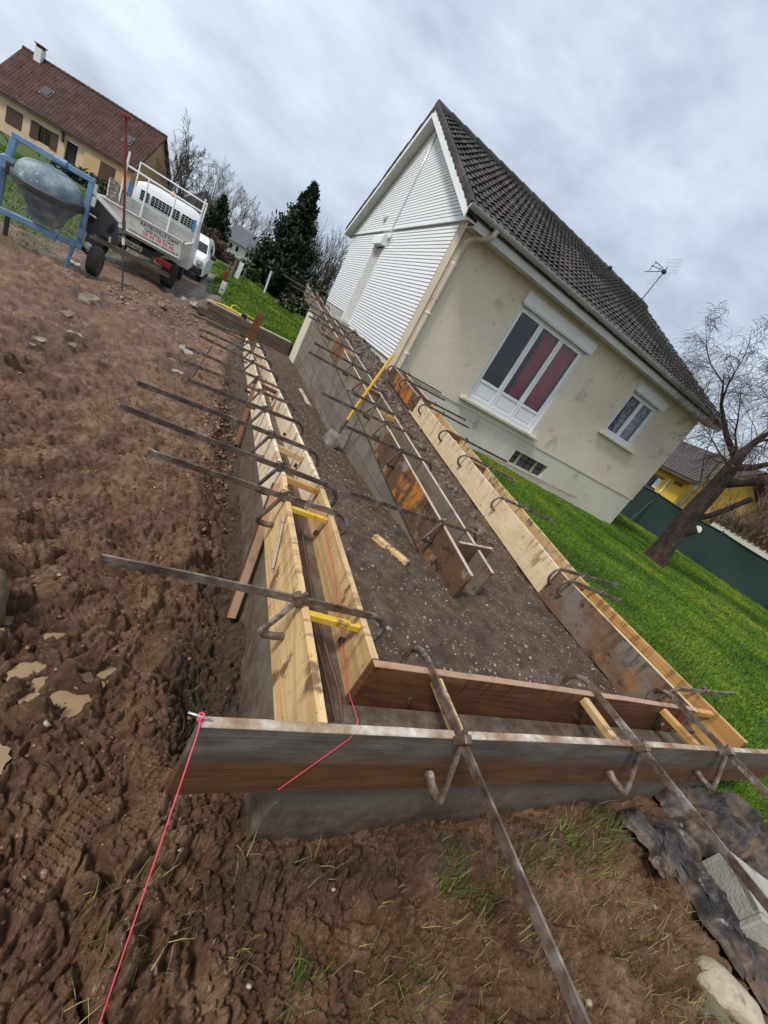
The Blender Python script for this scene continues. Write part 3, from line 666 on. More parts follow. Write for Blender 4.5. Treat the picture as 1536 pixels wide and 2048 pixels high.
# ------------------------------------------------------------------ scatter helpers
ICO = None
def ico():
    t = (1+5**.5)/2
    v = np.array([(-1, t, 0), (1, t, 0), (-1, -t, 0), (1, -t, 0), (0, -1, t), (0, 1, t), (0, -1, -t), (0, 1, -t), (t, 0, -1), (t, 0, 1), (-t, 0, -1), (-t, 0, 1)], float)/1.9
    f = np.array([(0, 11, 5), (0, 5, 1), (0, 1, 7), (0, 7, 10), (0, 10, 11), (1, 5, 9), (5, 11, 4), (11, 10, 2), (10, 7, 6), (7, 1, 8), (3, 9, 4), (3, 4, 2), (3, 2, 6), (3, 6, 8), (3, 8, 9), (4, 9, 5), (2, 4, 11), (6, 2, 10), (8, 6, 7), (9, 8, 1)])
    return v, f
def stones(name, x, y, z, size, mat, label, cat, flat=.7, parent=None, **kw):
    v0, f0 = ico(); n = len(x)
    sc = size[:, None]*rng.uniform(.65, 1.3, (n, 3)); sc[:, 2] *= flat
    v = v0[None]*rng.uniform(.5, 1.35, (n, 12, 1))*sc[:, None, :]
    a = rng.uniform(0, 2*PI, n); c, s = np.cos(a)[:, None], np.sin(a)[:, None]
    vx = v[..., 0]*c-v[..., 1]*s + x[:, None]; vy = v[..., 0]*s+v[..., 1]*c + y[:, None]; vz = v[..., 2]+z[:, None]
    V = np.stack([vx, vy, vz], -1).reshape(-1, 3); F = (f0[None]+np.arange(n)[:, None, None]*12).reshape(-1, 3)
    return npmesh(name, V, F, mat, label=label, cat=cat, kind='stuff', **kw)
def blades(name, x, y, z, h, wdt, mat, label, cat, lean=.5, az=None, **kw):
    n = len(x); a = rng.uniform(0, 2*PI, n); b = rng.uniform(0, 2*PI, n) if az is None else az
    L = rng.uniform(.1, 1, n)*lean
    tx, ty, tz = np.sin(b)*L*h, np.cos(b)*L*h, h*np.sqrt(np.maximum(.05, 1-L*L))
    wx, wy = np.cos(a)*wdt/2, np.sin(a)*wdt/2
    P = np.stack([np.stack([x-wx, y-wy, z], 1), np.stack([x+wx, y+wy, z], 1), np.stack([x+tx*.45+wx*.6, y+ty*.45+wy*.6, z+tz*.62], 1), np.stack([x+tx, y+ty, z+tz], 1), np.stack([x+tx*.45-wx*.6, y+ty*.45-wy*.6, z+tz*.62], 1)], 1)
    V = P.reshape(-1, 3); o = np.arange(n)[:, None]*5
    F = np.concatenate([o+np.array([[0, 1, 2]]), o+np.array([[0, 2, 4]]), o+np.array([[4, 2, 3]])])
    return npmesh(name, V, F, mat, label=label, cat=cat, kind='stuff', **kw)
# ------------------------------------------------------------------ low block walls of the ramp
def wall_prism(mb, x0, x1, ys, top, bot):
    """a wall running along Y with a sloped top"""
    poly = [(x0, y, top(y)) for y in ys] + [(x0, y, bot(y)) for y in ys[::-1]]
    return mb.prism(poly, (x1-x0, 0, 0))
mb = MB(); wall_prism(mb, .522, .72, [.803, 2.0, 9.65], lambda y: float(zl(y))-.19, lambda y: -.75)
mb.build('ramp_wall', M['render'], label='low cement rendered wall under the left formwork beside the mud', cat='wall')
mb = MB(); mb.box((1.81, .70, -.19), (2.576, .20, 1.18), None, .006)
mb.build('ramp_wall', M['render'], label='low cement rendered front wall under the grey shutter board', cat='wall')
mb = MB(); wall_prism(mb, 2.862, 3.098, [.803, 2.0, 7.95], lambda y: float(zr(y))-.17, lambda y: -.5)
mb.build('ramp_wall', M['render'], label='low cement wall under the right formwork next to the lawn', cat='wall')
# middle wall: core with a skin of blocks
mw = thing('dividing_wall', 'tall grey concrete block wall between the two ramp lanes with cream far end', 'wall', (1.84, 6.5, -.5))
mtop = lambda y: float(zm(y))-.19
mb = MB(); wall_prism(mb, 1.752, 1.94, [1.76, 11.67], mtop, lambda y: -.7); mb.build('wall_core', M['mortar'], mw)
def clip_poly(poly, a, b):      # keep z <= a*y+b
    outp = []
    for i in range(len(poly)):
        p, q = poly[i], poly[(i+1) % len(poly)]; dp, dq = a*p[0]+b-p[1], a*q[0]+b-q[1]
        if dp >= 0: outp.append(p)
        if dp*dq < 0: t = dp/(dp-dq); outp.append((p[0]+(q[0]-p[0])*t, p[1]+(q[1]-p[1])*t))
    return outp
g = .004
for row in range(8):
    z0 = -.44+row*.2
    for k in range(-1, 24):
        y0 = 1.76+k*.5+(.25 if row % 2 else 0); y1 = y0+.5
        a0, a1 = max(y0, 1.76)+g, min(y1, 10.72)-g
        if a1-a0 < .04: continue
        p = clip_poly([(a0, z0+g), (a1, z0+g), (a1, z0+.2-g), (a0, z0+.2-g)], .0775, .53-.155-.2)
        if len(p) < 3 or max(q[1] for q in p)-min(q[1] for q in p) < .02: continue
        off = random.uniform(-.0015, .0015)
        MB().prism([(1.7465+off, y, z) for (y, z) in p], (.008, 0, 0)).build('block', M['block'], mw)
mb = MB(); wall_prism(mb, 1.735, 1.7515, [10.73, 11.665], mtop, lambda y: -.5); mb.build('cream_render_edge', M['plinth'], mw)
# cross wall closing the terrace
mb = MB(); mb.box((2.50, 11.62, .2), (1.10, .14, 1.5)); mb.build('terrace_wall', M['render'], label='short rendered cross wall closing the terrace beside the shuttered door', cat='wall')

# ------------------------------------------------------------------ formwork planks
def plank(p0, p1, height, thick, mat, label, cat='plank', name='formwork_plank', group=None, n=None, wob=.002, tilt=0.0, parent=None, notch=0):
    """p0, p1: ends of the lower centre line; local X runs along the plank, local Z is its height"""
    p0, p1 = Vector(p0), Vector(p1); x = (p1-p0); L = x.length; x.normalize()
    y = Vector((0, 0, 1)).cross(x)
    if y.length < 1e-3: y = Vector((0, 1, 0))
    y.normalize(); z = x.cross(y)
    if tilt: R = Matrix.Rotation(tilt, 3, x); y = R @ y; z = R @ z
    F = Matrix((x, y, z)).transposed().to_4x4(); F.translation = (p0+p1)/2
    n = n or max(3, int(L/.18)); mb = MB(); b = min(.0025, thick*.2, height*.2); vs = []; fs = []
    ph = random.uniform(0, 9)
    prof = [(-thick/2, b), (-thick/2+b, 0), (thick/2-b, 0), (thick/2, b), (thick/2, height-b), (thick/2-b, height), (-thick/2+b, height), (-thick/2, height-b)]
    for i in range(n+1):
        X = -L/2+L*i/n; wy = wob*math.sin(ph+X*2.3)+random.uniform(-wob, wob)*.3; wz = wob*.8*math.sin(ph*2+X*1.7)
        for (py, pz) in prof:
            vs.append((X+random.uniform(-.001, .001), py+wy, pz+(wz if pz > height/2 else wz*.5)+random.uniform(-1, 1)*wob*.25))
    k = len(prof)
    for i in range(n):
        for j in range(k): a, c = i*k+j, i*k+(j+1) % k; fs.append((a, c, c+k, a+k))
    fs.append(tuple(range(k-1, -1, -1))); fs.append(tuple(range(n*k, n*k+k)))
    mb.add(vs, fs)
    return mb.build(name, mat, parent, space=F, label=label, cat=cat, group=group, center=False)
G1 = 'planks of the ramp formwork'
def yplank(x, y0, y1, zf, h, t, mat, label, dz=0):
    return plank((x, y0, float(zf(y0))-h+dz), (x, y1, float(zf(y1))-h+dz), h, t, mat, label, group=G1)
lev = lambda y: .58
# left wall
yplank(.5085, .604, 1.985, lev, .272, .027, M['pine'], 'fresh yellow pine plank with knots, outer side of the near left formwork')
yplank(.5085, 1.99, 5.6, zl, .26, .024, M['pale_ply'], 'long pale plywood strip with brown drips, outer left formwork beyond the brace')
yplank(.5085, 5.61, 9.62, zl, .25, .024, M['pale_ply'], 'pale plywood strip on the outer left, farthest towards the timber beams')
yplank(.7335, .836, 2.0, lev, .215, .027, M['pine'], 'fresh pine plank along the inner side of the near left formwork, behind the pink string')
yplank(.7335, 2.005, 5.9, zl, .25, .024, M['pale_ply'], 'pale stained plywood strip, inner side of the left formwork in the middle of the slope')
yplank(.7335, 5.91, 9.6, zl, .25, .024, M['pale_ply'], 'pale plywood strip on the inner left, at the far low end of the ramp')
plank((.757, 1.72, .40), (.757, 2.55, .36), .17, .018, M['redbrown'], 'thin red brown batten nailed over the joint outside the inner left planks', name='batten')
# front wall
plank((.212, .5875, .32), (3.62, .5875, .32), .265, .026, M['front_board'], 'long cement grey board with brown wet lower edge across the front of the formwork', group=G1, n=26, wob=.0025)
plank((.722, .8185, .365), (2.872, .8185, .365), .217, .027, M['redbrown'], 'dark red brown board on the inner side of the front formwork', group=G1, n=18)
# right wall
yplank(2.8475, .80, 2.05, lev, .28, .022, M['brown_ply'], 'brown plywood with a grey patch, inner side of the right formwork nearest the front')
yplank(2.8475, 2.055, 5.92, zr, .27, .022, M['light_ply'], 'long light plywood board along the inner side of the right formwork beside the gravel')
yplank(2.8475, 5.72, 7.45, lambda y: zr(y)-.0, .255, .022, M['rusty_ply'], 'rust brown board at the upper end of the right formwork by the house corner', dz=.012)
yplank(3.1135, .63, 2.0, lev, .27, .027, M['honey'], 'honey coloured pine plank on the lawn side of the right formwork near the front')
yplank(3.1135, 2.005, 5.9, zr, .26, .027, M['pine'], 'long pine plank on the lawn side of the right formwork along its slope')
yplank(3.1135, 5.91, 7.5, zr, .25, .027, M['rusty_ply'], 'dark brown plank on the lawn side at the house corner')
# middle wall
yplank(1.7275, 1.70, 3.80, zm, .30, .024, M['rusty_ply'], 'orange rust stained plywood at the free end of the middle formwork')
yplank(1.7275, 3.66, 6.75, zm, .285, .022, M['grey_ply'], 'cement greyed board on the lane side of the middle formwork behind the shovel', dz=-.006)
yplank(1.7275, 6.76, 7.5, zm, .28, .022, M['corten'], 'short rust orange board in the middle formwork between two grey ones')
yplank(1.7275, 7.51, 10.6, zm, .28, .022, M['grey_ply'], 'greyish board on the lane side of the middle formwork above the cream wall edge')
yplank(1.7275, 10.61, 13.6, zm, .27, .022, M['grey_ply'], 'far overhanging board on the lane side of the middle formwork')
yplank(1.966, 1.80, 4.3, zm, .28, .024, M['grey_ply'], 'greenish grey board on the terrace side at the near end of the middle formwork')
yplank(1.966, 4.31, 7.9, zm, .28, .022, M['grey_ply'], 'grey board on the terrace side in the middle of the middle formwork')
yplank(1.966, 7.91, 11.5, zm, .28, .022, M['grey_ply'], 'grey board on the terrace side facing the shuttered door')
yplank(1.966, 11.51, 13.1, zm, .27, .022, M['rusty_ply'], 'rust brown board at the far end of the terrace side of the middle formwork')
plank((1.745, 1.965, .352), (2.10, 2.045, .352), .21, .022, M['rusty_ply'], 'short brown stop board set across the near end of the middle formwork', name='stop_board', cat='board')
# spacers between the planks
def spacer(a, b, w_, h_, mat, label):
    return plank(a, b, h_, w_, mat, label, cat='spacer', name='spacer', group='wooden spacers between the planks', n=4)
zt = .58
spacer((.523, 1.00, .545), (.719, .985, .545), .024, .026, M['yellowwood'], 'yellow painted wooden spacer nearest the front in the left formwork')
spacer((.523, 1.71, .540), (.719, 1.70, .540), .024, .026, M['yellowwood'], 'yellow painted wooden spacer near the brace in the left formwork')
spacer((.523, 2.02, .535), (.719, 2.0, .535), .026, .036, M['honey'], 'bare orange brown spacer just beyond the second yellow one')
spacer((.523, 2.6, .47), (.719, 2.56, .47), .026, .04, M['pine'], 'light wooden spacer in the left formwork under the fourth clamp')
spacer((.523, 4.7, .30), (.719, 4.66, .30), .03, .045, M['redbrown'], 'red brown wooden spacer halfway down the left formwork')
spacer((.523, 6.4, .15), (.719, 6.4, .15), .03, .05, M['pine'], 'light spacer in the far half of the left formwork')
spacer((.523, 7.3, .08), (.719, 7.3, .08), .03, .05, M['pine'], 'last light spacer near the low end of the left formwork')
for k, (x, t_) in enumerate(((.985, 'leftmost light wooden spacer in the front formwork under the longest clamp'), (1.835, 'middle light wooden spacer in the front formwork'), (2.535, 'rightmost light wooden spacer in the front formwork'))):
    spacer((x, .603, .535), (x+.004-.02*(k == 2), .803, .535), .034, .034, M['pine'] if k < 2 else M['honey'], t_)
spacer((2.86, 1.93, .53), (3.098, 1.95, .53), .03, .04, M['honey'], 'honey coloured spacer in the right formwork at the joint of the brown board')
spacer((2.86, .83, .53), (3.098, .82, .53), .03, .035, M['honey'], 'honey coloured spacer at the front end of the right formwork')
spacer((2.86, 3.87, .67), (3.098, 3.87, .67), .03, .05, M['redbrown'], 'red brown spacer in the right formwork under the third hook from the brown board')
spacer((2.86, 4.65, .73), (3.098, 4.65, .73), .03, .05, M['redbrown'], 'red brown spacer in the right formwork halfway up the slope')
spacer((1.742, 4.30, .655), (1.952, 4.28, .655), .035, .05, M['honey'], 'orange wooden spacer in the middle formwork right of the shovel handle')
spacer((1.742, 5.05, .72), (1.952, 5.05, .72), .035, .05, M['redbrown'], 'red wooden spacer in the middle formwork behind the shovel handle')
spacer((1.742, 6.83, .86), (1.952, 6.83, .86), .035, .05, M['pine'], 'light wooden spacer in the middle formwork above the rust orange board')
# ------------------------------------------------------------------ clamps
def make_clamp(name, P, ang, hook_x, tip_x, mat, label, group, slope=0.0, jaw_r=.14, hook_r=.075, roll=0.0):
    """P: point on top of the outer board; local +X points from the boards to the free tip of the bar"""
    F = Matrix.Translation(P) @ Matrix.Rotation(ang, 4, 'Z') @ Matrix.Rotation(-slope, 4, 'Y') @ Matrix.Rotation(roll, 4, 'X')
    t = thing(name, label, 'clamp', M=F, group=group)
    h, th = .029, .008
    mb = MB(); n = 7; vs = []; fs = []
    x0, x1 = -hook_x, tip_x
    ph = random.uniform(0, 6)
    for i in range(n+1):
        X = x0+(x1-x0)*i/n; dy = .004*math.sin(ph+X*4); dz = .003*math.sin(ph*2+X*3)
        for (py, pz) in ((-th/2, 0), (th/2, 0), (th/2, h), (-th/2, h)): vs.append((X, py+dy, pz+dz))
    for i in range(n):
        for j in range(4): a, c = i*4+j, i*4+(j+1) % 4; fs.append((a, c, c+4, a+4))
    fs += [(3, 2, 1, 0), (n*4, n*4+1, n*4+2, n*4+3)]
    mb.add(vs, fs); mb.build('bar', mat, t, space=F)
    # fixed hook
    mb = MB(); pts = []
    cx_, cz_ = x0, .0165-hook_r
    for k in range(11):
        an = PI/2+PI*1.12*k/10; pts.append((cx_+hook_r*1.15*math.cos(an), 0, cz_+hook_r*math.sin(an)))
    e_ = pts[-1]; pts.append((e_[0]+.026, 0, e_[2]+.002))
    mb.tube(pts, [.0145]+[.0135]*10+[.016], 8, True, (1.0, .60)); mb.build('fixed_hook', mat, t, space=F, smooth=50)
    # sliding jaw: collar round the bar, arm hanging down and out, foot bent back to the board
    s_ = t
    mb = MB(); mb.box((.020, 0, .017), (.026, .026, .058), Matrix.Rotation(.5, 3, 'Y'), .003)
    pts = [(.004, 0, .052), (.022, .002, .012), (.050, .003, -jaw_r*.42), (.080, .003, -jaw_r*.90), (.086, .002, -jaw_r*1.02), (.070, 0, -jaw_r*1.12), (.036, 0, -jaw_r*1.14), (.008, 0, -jaw_r*1.10), (.001, 0, -jaw_r*1.08)]
    mb.tube(pts, [.0095, .0115, .0115, .0115, .014, .0165, .0165, .018, .015], 8, True, (1.0, .72)); mb.build('sliding_jaw', mat, t, space=F, smooth=50)
    return t
ORD = ['first', 'second', 'third', 'fourth', 'fifth', 'sixth', 'seventh', 'eighth', 'ninth', 'tenth', 'eleventh', 'twelfth']
# left: (y, tip distance, angle jitter, slope, roll)
left_c = [(1.02, .585, .0, 0, .0), (1.725, .60, .0, .0, .0), (2.05, .78, -.06, .0, 0), (2.63, .80, .0, 0, 0), (3.32, .60, .16, .01, 0), (3.99, .68, .14, 0, 0), (4.69, .74, .03, 0, 0), (5.86, .70, -.12, 0, 0), (6.93, .72, .05, 0, 0), (8.36, .74, .1, 0, 0), (9.5, .72, .05, 0, 0)]
for i, (y, tip, a, sl_, ro) in enumerate(left_c):
    lab = 'rusty bar clamp on the left formwork over the mud, %s from the front board' % ORD[i]
    if i == 0: lab = 'pale rusty clamp over the yellow spacer of the left formwork nearest the front board'
    make_clamp('formwork_clamp', (.496, y, float(zl(y))+.002), PI+a, .262, tip, M['rust'] if i in (0, 1, 5, 6) else M['rust_dark'], lab, 'clamps on the left formwork', sl_)
front_c = [(.935, .60, -.03, 'long rusty clamp leftmost over the front board, its bar reaching the bottom edge'), (1.89, .56, -.02, 'rusty clamp in the middle of the front board above the plastic sheet'), (2.65, .46, -.04, 'rusty clamp rightmost over the front board beside the lawn')]
for i, (x, tip, a, lab) in enumerate(front_c):
    make_clamp('formwork_clamp', (x, .574, .587), -PI/2+a, .285, tip, M['rust'], lab, 'clamps on the front formwork', .03, .15, .08)
right_c = [(.95, .56, .06, .0), (1.85, .28, -.1, 0), (2.05, .62, .1, 0), (3.03, .47, -.05, 0), (3.88, .42, -.2, 0), (4.59, .77, -.04, 0), (5.48, .54, -.02, 0), (5.86, .78, .2, 0), (6.66, .68, .2, 0), (7.32, .75, -.15, 0)]
for i, (y, tip, a, sl_) in enumerate(right_c):
    make_clamp('formwork_clamp', (3.128, y, float(zr(y))+.002), a, .29, tip, M['rust'] if i in (0, 1, 2, 3, 4) else M['rust_dark'], 'rusty hook clamp on the right formwork beside the lawn, %s from the front' % ORD[i], 'clamps on the right formwork', sl_, .13, .075)
mid_c = [(2.18, .80, .13), (3.26, .62, .1), (3.88, .78, .14), (4.37, .38, .0), (5.16, .76, -.06), (5.88, .62, .05), (6.91, .38, .0), (7.94, .50, .0), (8.65, .48, .0), (9.46, .42, .0), (11.1, .62, .06), (12.3, .80, .0)]
for i, (y, tip, a) in enumerate(mid_c):
    make_clamp('formwork_clamp', (1.716, y, float(zm(y))+.002), PI+a, .30, tip, M['rust'] if i in (0, 2) else M['rust_dark'], 'dark clamp on the middle formwork above the lane, %s from its near end' % ORD[i], 'clamps on the middle formwork', .02 if i < 6 else 0)
# wooden brace leaning on the left formwork, with a short lath
plank((.475, 1.66, -.12), (.484, 1.99, .52), .058, .045, M['redbrown'], 'red brown wooden brace leaning against the outside of the left formwork', cat='brace', name='brace')
plank((.485, 1.42, .40), (.485, 1.60, .555), .016, .010, M['bleached'], 'thin pale lath nailed beside the brace on the pine plank', cat='lath', name='lath')
plank((.47, 4.1, -.22), (.486, 4.75, .30), .05, .04, M['corten'], 'orange brown wooden stake standing against the pale left plywood halfway down', cat='stake', name='stake')
plank((1.235, 2.095, .322), (1.415, 1.88, .322), .036, .044, M['pine'], 'pale splintered wooden stick lying on the gravel landing', cat='stick', name='stick')
plank((1.60, 6.7, -.165), (1.56, 7.85, -.195), .02, .085, M['bleached'], 'flat pale lath lying on the lane at the foot of the block wall', cat='lath', name='lath')
# reinforcing bars lying in the left and front channels
rb = thing('rebar_bundle', 'bundle of rusty reinforcing bars lying in the left channel and bending into the front one', 'rebar', (.62, 1.0, .41))
for k in range(4):
    x = .575+.022*k; mb = MB()
    mb.tube([(x+.03*math.sin(k), 2.9, .38), (x+.005*k, 2.0, .405+.004*k), (x, 1.2, .41+.003*k), (x+.012*k, .82, .412+.003*k), (x+.03, .72, .41), (.85+.05*k, .69-.018*k, .405), (1.6, .70-.02*k, .402), (2.78-.05*k, .70-.018*k, .40)], .0065, 6)
    mb.build('bar', M['rebar'], rb, smooth=True)
# strings
def string(pts, r, label, name='builders_line'):
    mb = MB(); mb.tube(pts, r, 5); return mb.build(name, M['pink'], smooth=True, label=label, cat='string')
string([(.209, .588, .592), (.2085, .574, .590), (.208, .56, .585), (.205, .40, .30), (.200, .22, -.02), (.198, .15, -.12)], .0016, 'pink string from the nail at the left tip of the front board to the mud')
string([(.690, 1.69, .575), (.700, 1.30, .52), (.713, .84, .42), (.606, .606, .5885), (.5855, .5725, .578), (.583, .571, .562), (.487, .571, .338), (.485, .575, .327)], .0014, 'pink string running through the near left channel and slanting over the front board')
nl = MB(); nl.tube([(.180, .592, .601), (.230, .583, .594)], .0028, 6); nl.build('nail', M['nail'], smooth=True, label='steel nail lying on the left tip of the front board holding the pink string', cat='nail')
mb = MB()
for k in range(4): mb.tube([(.2085+.006*math.cos(a), .588+.0075*math.sin(a), .5935+.006*math.sin(a*1+k)) for a in [2*PI*q/8 for q in range(9)]], .0016, 5)
mb.build('string_knot', M['pink'], smooth=True, label='pink string wound round the nail on the front board', cat='knot')
# thin rod and steel offcuts
mb = MB(); mb.tube([(-.144, 5.758, -.33), (-.03, 5.758, .27)], .008, 6); mb.build('steel_rod', M['rust_dark'], label='thin steel rod standing in the mud beyond the left clamps', cat='rod')
# timbers at the foot of the lawn
plank((-.62, 11.98, -.40), (1.72, 12.03, -.40), .17, .20, M['oldwood'], 'dark weathered lower sleeper at the edge of the far lawn', cat='sleeper', name='timber_sleeper', group='sleepers holding the lawn edge', wob=.006)
plank((-.42, 12.0, -.225), (1.72, 12.05, -.215), .165, .17, M['oldwood'], 'upper weathered sleeper with a pale top holding the lawn edge', cat='sleeper', name='timber_sleeper', group='sleepers holding the lawn edge', wob=.006)
plank((-.5, 12.07, -.058), (1.70, 12.10, -.048), .02, .13, M['bleached'], 'pale strip added as the lit top face of the sleepers', cat='board', name='board')  # light on the upper sleeper's top face, put in as a pale strip
plank((-1.5, 11.35, -.47), (.45, 11.55, -.44), .07, .10, M['oldwood'], 'muddy timber lying on the ground in front of the sleepers', cat='timber', name='timber', wob=.006)
mb = MB(); mb.box((.67, 11.0, 0), (.17, .03, .74), Matrix.Rotation(.06, 3, 'Y'), .004); mb.build('stake_board', M['corten'], label='rust brown board standing upright at the far end of the left formwork', cat='board')
# shovel
sh = thing('shovel', 'round point shovel with a yellow handle leaning against the block wall', 'shovel', (1.55, 4.72, .0))
a_, b_ = Vector((1.585, 4.70, .26)), Vector((1.80, 4.87, 1.28))
MB().tube([a_, a_.lerp(b_, .33)+Vector((-.006, 0, 0)), a_.lerp(b_, .66)+Vector((-.006, 0, 0)), b_], [.019, .0185, .018, .0175], 10).build('handle', M['handle'], sh, smooth=60)
MB().tube([Vector((1.555, 4.665, .12)), Vector((1.565, 4.68, .19)), a_, a_.lerp(b_, .1)], [.014, .020, .0225, .0225], 10).build('socket', M['rust_dark'], sh, smooth=60)
mb = MB(); nu, nv = 8, 9; vs = []; ux = Vector((.62, -.74, .05)).normalized(); dn = Vector((-.36, -.10, -.93)).normalized(); nn = ux.cross(dn)
for th_ in (0, .004):
    for j in range(nv+1):
        t = j/nv; wd = .125*(1-.85*max(0, t-.45)/.55*max(0, t-.45)/.55) if t > .45 else .125
        for i in range(nu+1):
            s2 = -1+2*i/nu; p = Vector((1.557, 4.668, .175)) + ux*(s2*wd) + dn*(t*.27) + nn*(-.05*(1-s2*s2)*(1-.3*t)+th_)
            vs.append(p)
fs = []
o2 = (nu+1)*(nv+1)
for j in range(nv):
    for i in range(nu):
        a = j*(nu+1)+i; fs.append((a, a+1, a+nu+2, a+nu+1)); fs.append((a+o2, a+o2+nu+1, a+o2+nu+2, a+o2+1))
mb.add(vs, fs); mb.build('blade', M['blade'], sh, smooth=True)

# ------------------------------------------------------------------ the main house
def holed_wall(mb, F, x0, x1, z0, z1, holes, depth, back=True):
    """front face on local y=0 facing -y, with reveals going back to y=depth"""
    xs = sorted({x0, x1, *[h[0] for h in holes], *[h[1] for h in holes]}); zs = sorted({z0, z1, *[h[2] for h in holes], *[h[3] for h in holes]})
    inh = lambda x, z: any(h[0] < x < h[1] and h[2] < z < h[3] for h in holes)
    q = lambda a: [F @ Vector(p) for p in a]
    for i in range(len(xs)-1):
        for j in range(len(zs)-1):
            if inh((xs[i]+xs[i+1])/2, (zs[j]+zs[j+1])/2): continue
            mb.add(q([(xs[i], 0, zs[j]), (xs[i+1], 0, zs[j]), (xs[i+1], 0, zs[j+1]), (xs[i], 0, zs[j+1])]), [(0, 1, 2, 3)])
            if back: mb.add(q([(xs[i], depth, zs[j]), (xs[i+1], depth, zs[j]), (xs[i+1], depth, zs[j+1]), (xs[i], depth, zs[j+1])]), [(3, 2, 1, 0)])
    for (a, b, c, d) in holes:
        mb.add(q([(a, 0, c), (a, depth, c), (a, depth, d), (a, 0, d)]), [(0, 1, 2, 3)])
        mb.add(q([(b, 0, c), (b, depth, c), (b, depth, d), (b, 0, d)]), [(3, 2, 1, 0)])
        mb.add(q([(a, 0, c), (b, 0, c), (b, depth, c), (a, depth, c)]), [(0, 1, 2, 3)])
        mb.add(q([(a, 0, d), (b, 0, d), (b, depth, d), (a, depth, d)]), [(3, 2, 1, 0)])
    mb.add(q([(x0, 0, z0), (x0, depth, z0), (x0, depth, z1), (x0, 0, z1)]), [(3, 2, 1, 0)])
    mb.add(q([(x1, 0, z0), (x1, depth, z0), (x1, depth, z1), (x1, 0, z1)]), [(0, 1, 2, 3)])
    mb.add(q([(x0, 0, z1), (x1, 0, z1), (x1, depth, z1), (x0, depth, z1)]), [(0, 1, 2, 3)])
    mb.add(q([(x0, 0, z0), (x1, 0, z0), (x1, depth, z0), (x0, depth, z0)]), [(3, 2, 1, 0)])
HX0, HX1, HY0, HY1 = 3.07, 11.55, 7.965, 17.35
RY, RZ, EY, EZ = 12.66, 6.34, 7.52, 3.735      # ridge and front eave of the tile plane
PX = HX0-.03
house = thing('house', 'cream bungalow with white clad gable, brown tiled roof and red curtained window', 'house', (7.3, 12.6, 0))
FW = Matrix.Translation((0, HY0, 0))
WB = (4.86, 6.93, 1.135, 3.20); WS = (8.84, 10.02, 2.04, 3.20); VT = (6.86, 8.06, .31, .645)
mb = MB(); holed_wall(mb, FW, HX0, HX1, .93, 3.66, [WB, WS], .22); mb.build('wall', M['cream'], house, center=False, label='cream roughcast long wall with dark mould stains')
mb = MB(); holed_wall(mb, Matrix.Translation((0, HY0+.018, 0)), HX0+.012, HX1-.015, -.6, .926, [VT], .2); mb.build('plinth', M['plinth'], house, center=False)
# gable wall behind the cladding, back and far walls
mb = MB(); mb.prism([(HX0+.012, HY0+.24, -.6), (HX0+.012, HY1, -.6), (HX0+.012, HY1, 3.66), (HX0+.012, RY, 6.16), (HX0+.012, HY0+.24, 3.74)], (.2, 0, 0)); mb.build('gable_wall', M['plinth'], house)
mb = MB(); mb.prism([(HX1-.2, HY0+.24, -.6), (HX1-.2, HY1, -.6), (HX1-.2, HY1, 3.66), (HX1-.2, RY, 6.16), (HX1-.2, HY0+.24, 3.74)], (.185, 0, 0)); mb.build('gable_wall', M['cream'], house)
mb = MB(); mb.box(((HX0+HX1)/2, HY1-.1, 1.5), (HX1-HX0-.5, .2, 4.2)); mb.build('wall', M['cream'], house)
mb = MB(); mb.prism([(HX0-.003, HY0+.32, 1.02), (HX0-.003, HY1-.02, 1.02), (HX0-.003, HY1-.02, 3.64), (HX0-.003, HY0+.32, 3.64)], (.012, 0, 0)); mb.build('cladding_backing', M['darkgrey'], house)
mb = MB(); mb.prism([(PX-.008, 7.6, 3.69), (PX-.008, RY, 6.12), (PX-.008, 17.72, 3.69)], (.012, 0, 0)); mb.build('cladding_backing', M['darkgrey'], house)
mb = MB(); mb.box((HX0-.004, HY0+.155, 2.18), (.03, .31, 2.96)); mb.build('corner_strip', M['beige'], house, label='beige rendered strip at the house corner')
mb = MB(); mb.box((HX0+.004, 15.42, 1.08), (.05, 3.8, .40)); mb.build('block_footing', M['greyblock'], house)
# white cladding of the gable
PX = HX0-.03
def siding(z0, z1, y0, y1, y0t=None, y1t=None, x=PX):
    y0t = y0 if y0t is None else y0t; y1t = y1 if y1t is None else y1t
    mb = MB(); g = .007
    zt_ = z1-.011
    vs = [(x+.008, y0, z0), (x-.008, y0, z0+g), (x-.002, y0t, zt_), (x+.024, y0t, zt_), (x+.024, y0, z0),
          (x+.008, y1, z0), (x-.008, y1, z0+g), (x-.002, y1t, zt_), (x+.024, y1t, zt_), (x+.024, y1, z0)]
    mb.add(vs, [(0, 1, 2, 3, 4), (9, 8, 7, 6, 5), (0, 5, 6, 1), (1, 6, 7, 2), (2, 7, 8, 3), (4, 3, 8, 9), (0, 4, 9, 5)])
    mb.build('siding_plank', M['pvc'], house)
pz = 1.02; DY0, DY1 = 12.58, 13.46
while pz < 3.64:
    z1 = min(pz+.0705, 3.655)
    if pz < 3.24:
        siding(pz, z1, HY0+.315, DY0)
        if pz > 1.29: siding(pz, z1, DY1, HY1-.02)
    else: siding(pz, z1, HY0+.315, HY1-.02)
    pz += .0705
sl = (RZ-EZ)/(RY-EY)
pz = 3.70
while pz < 6.1:
    z1 = pz+.0705; yb = max(7.575, EY+(pz+.24-EZ)/sl); yt = max(7.575, EY+(z1+.24-EZ)/sl)
    if yt >= RY-.05: break
    siding(pz, z1, yb, 2*RY-yb, yt, 2*RY-yt, PX-.035); pz += .0705
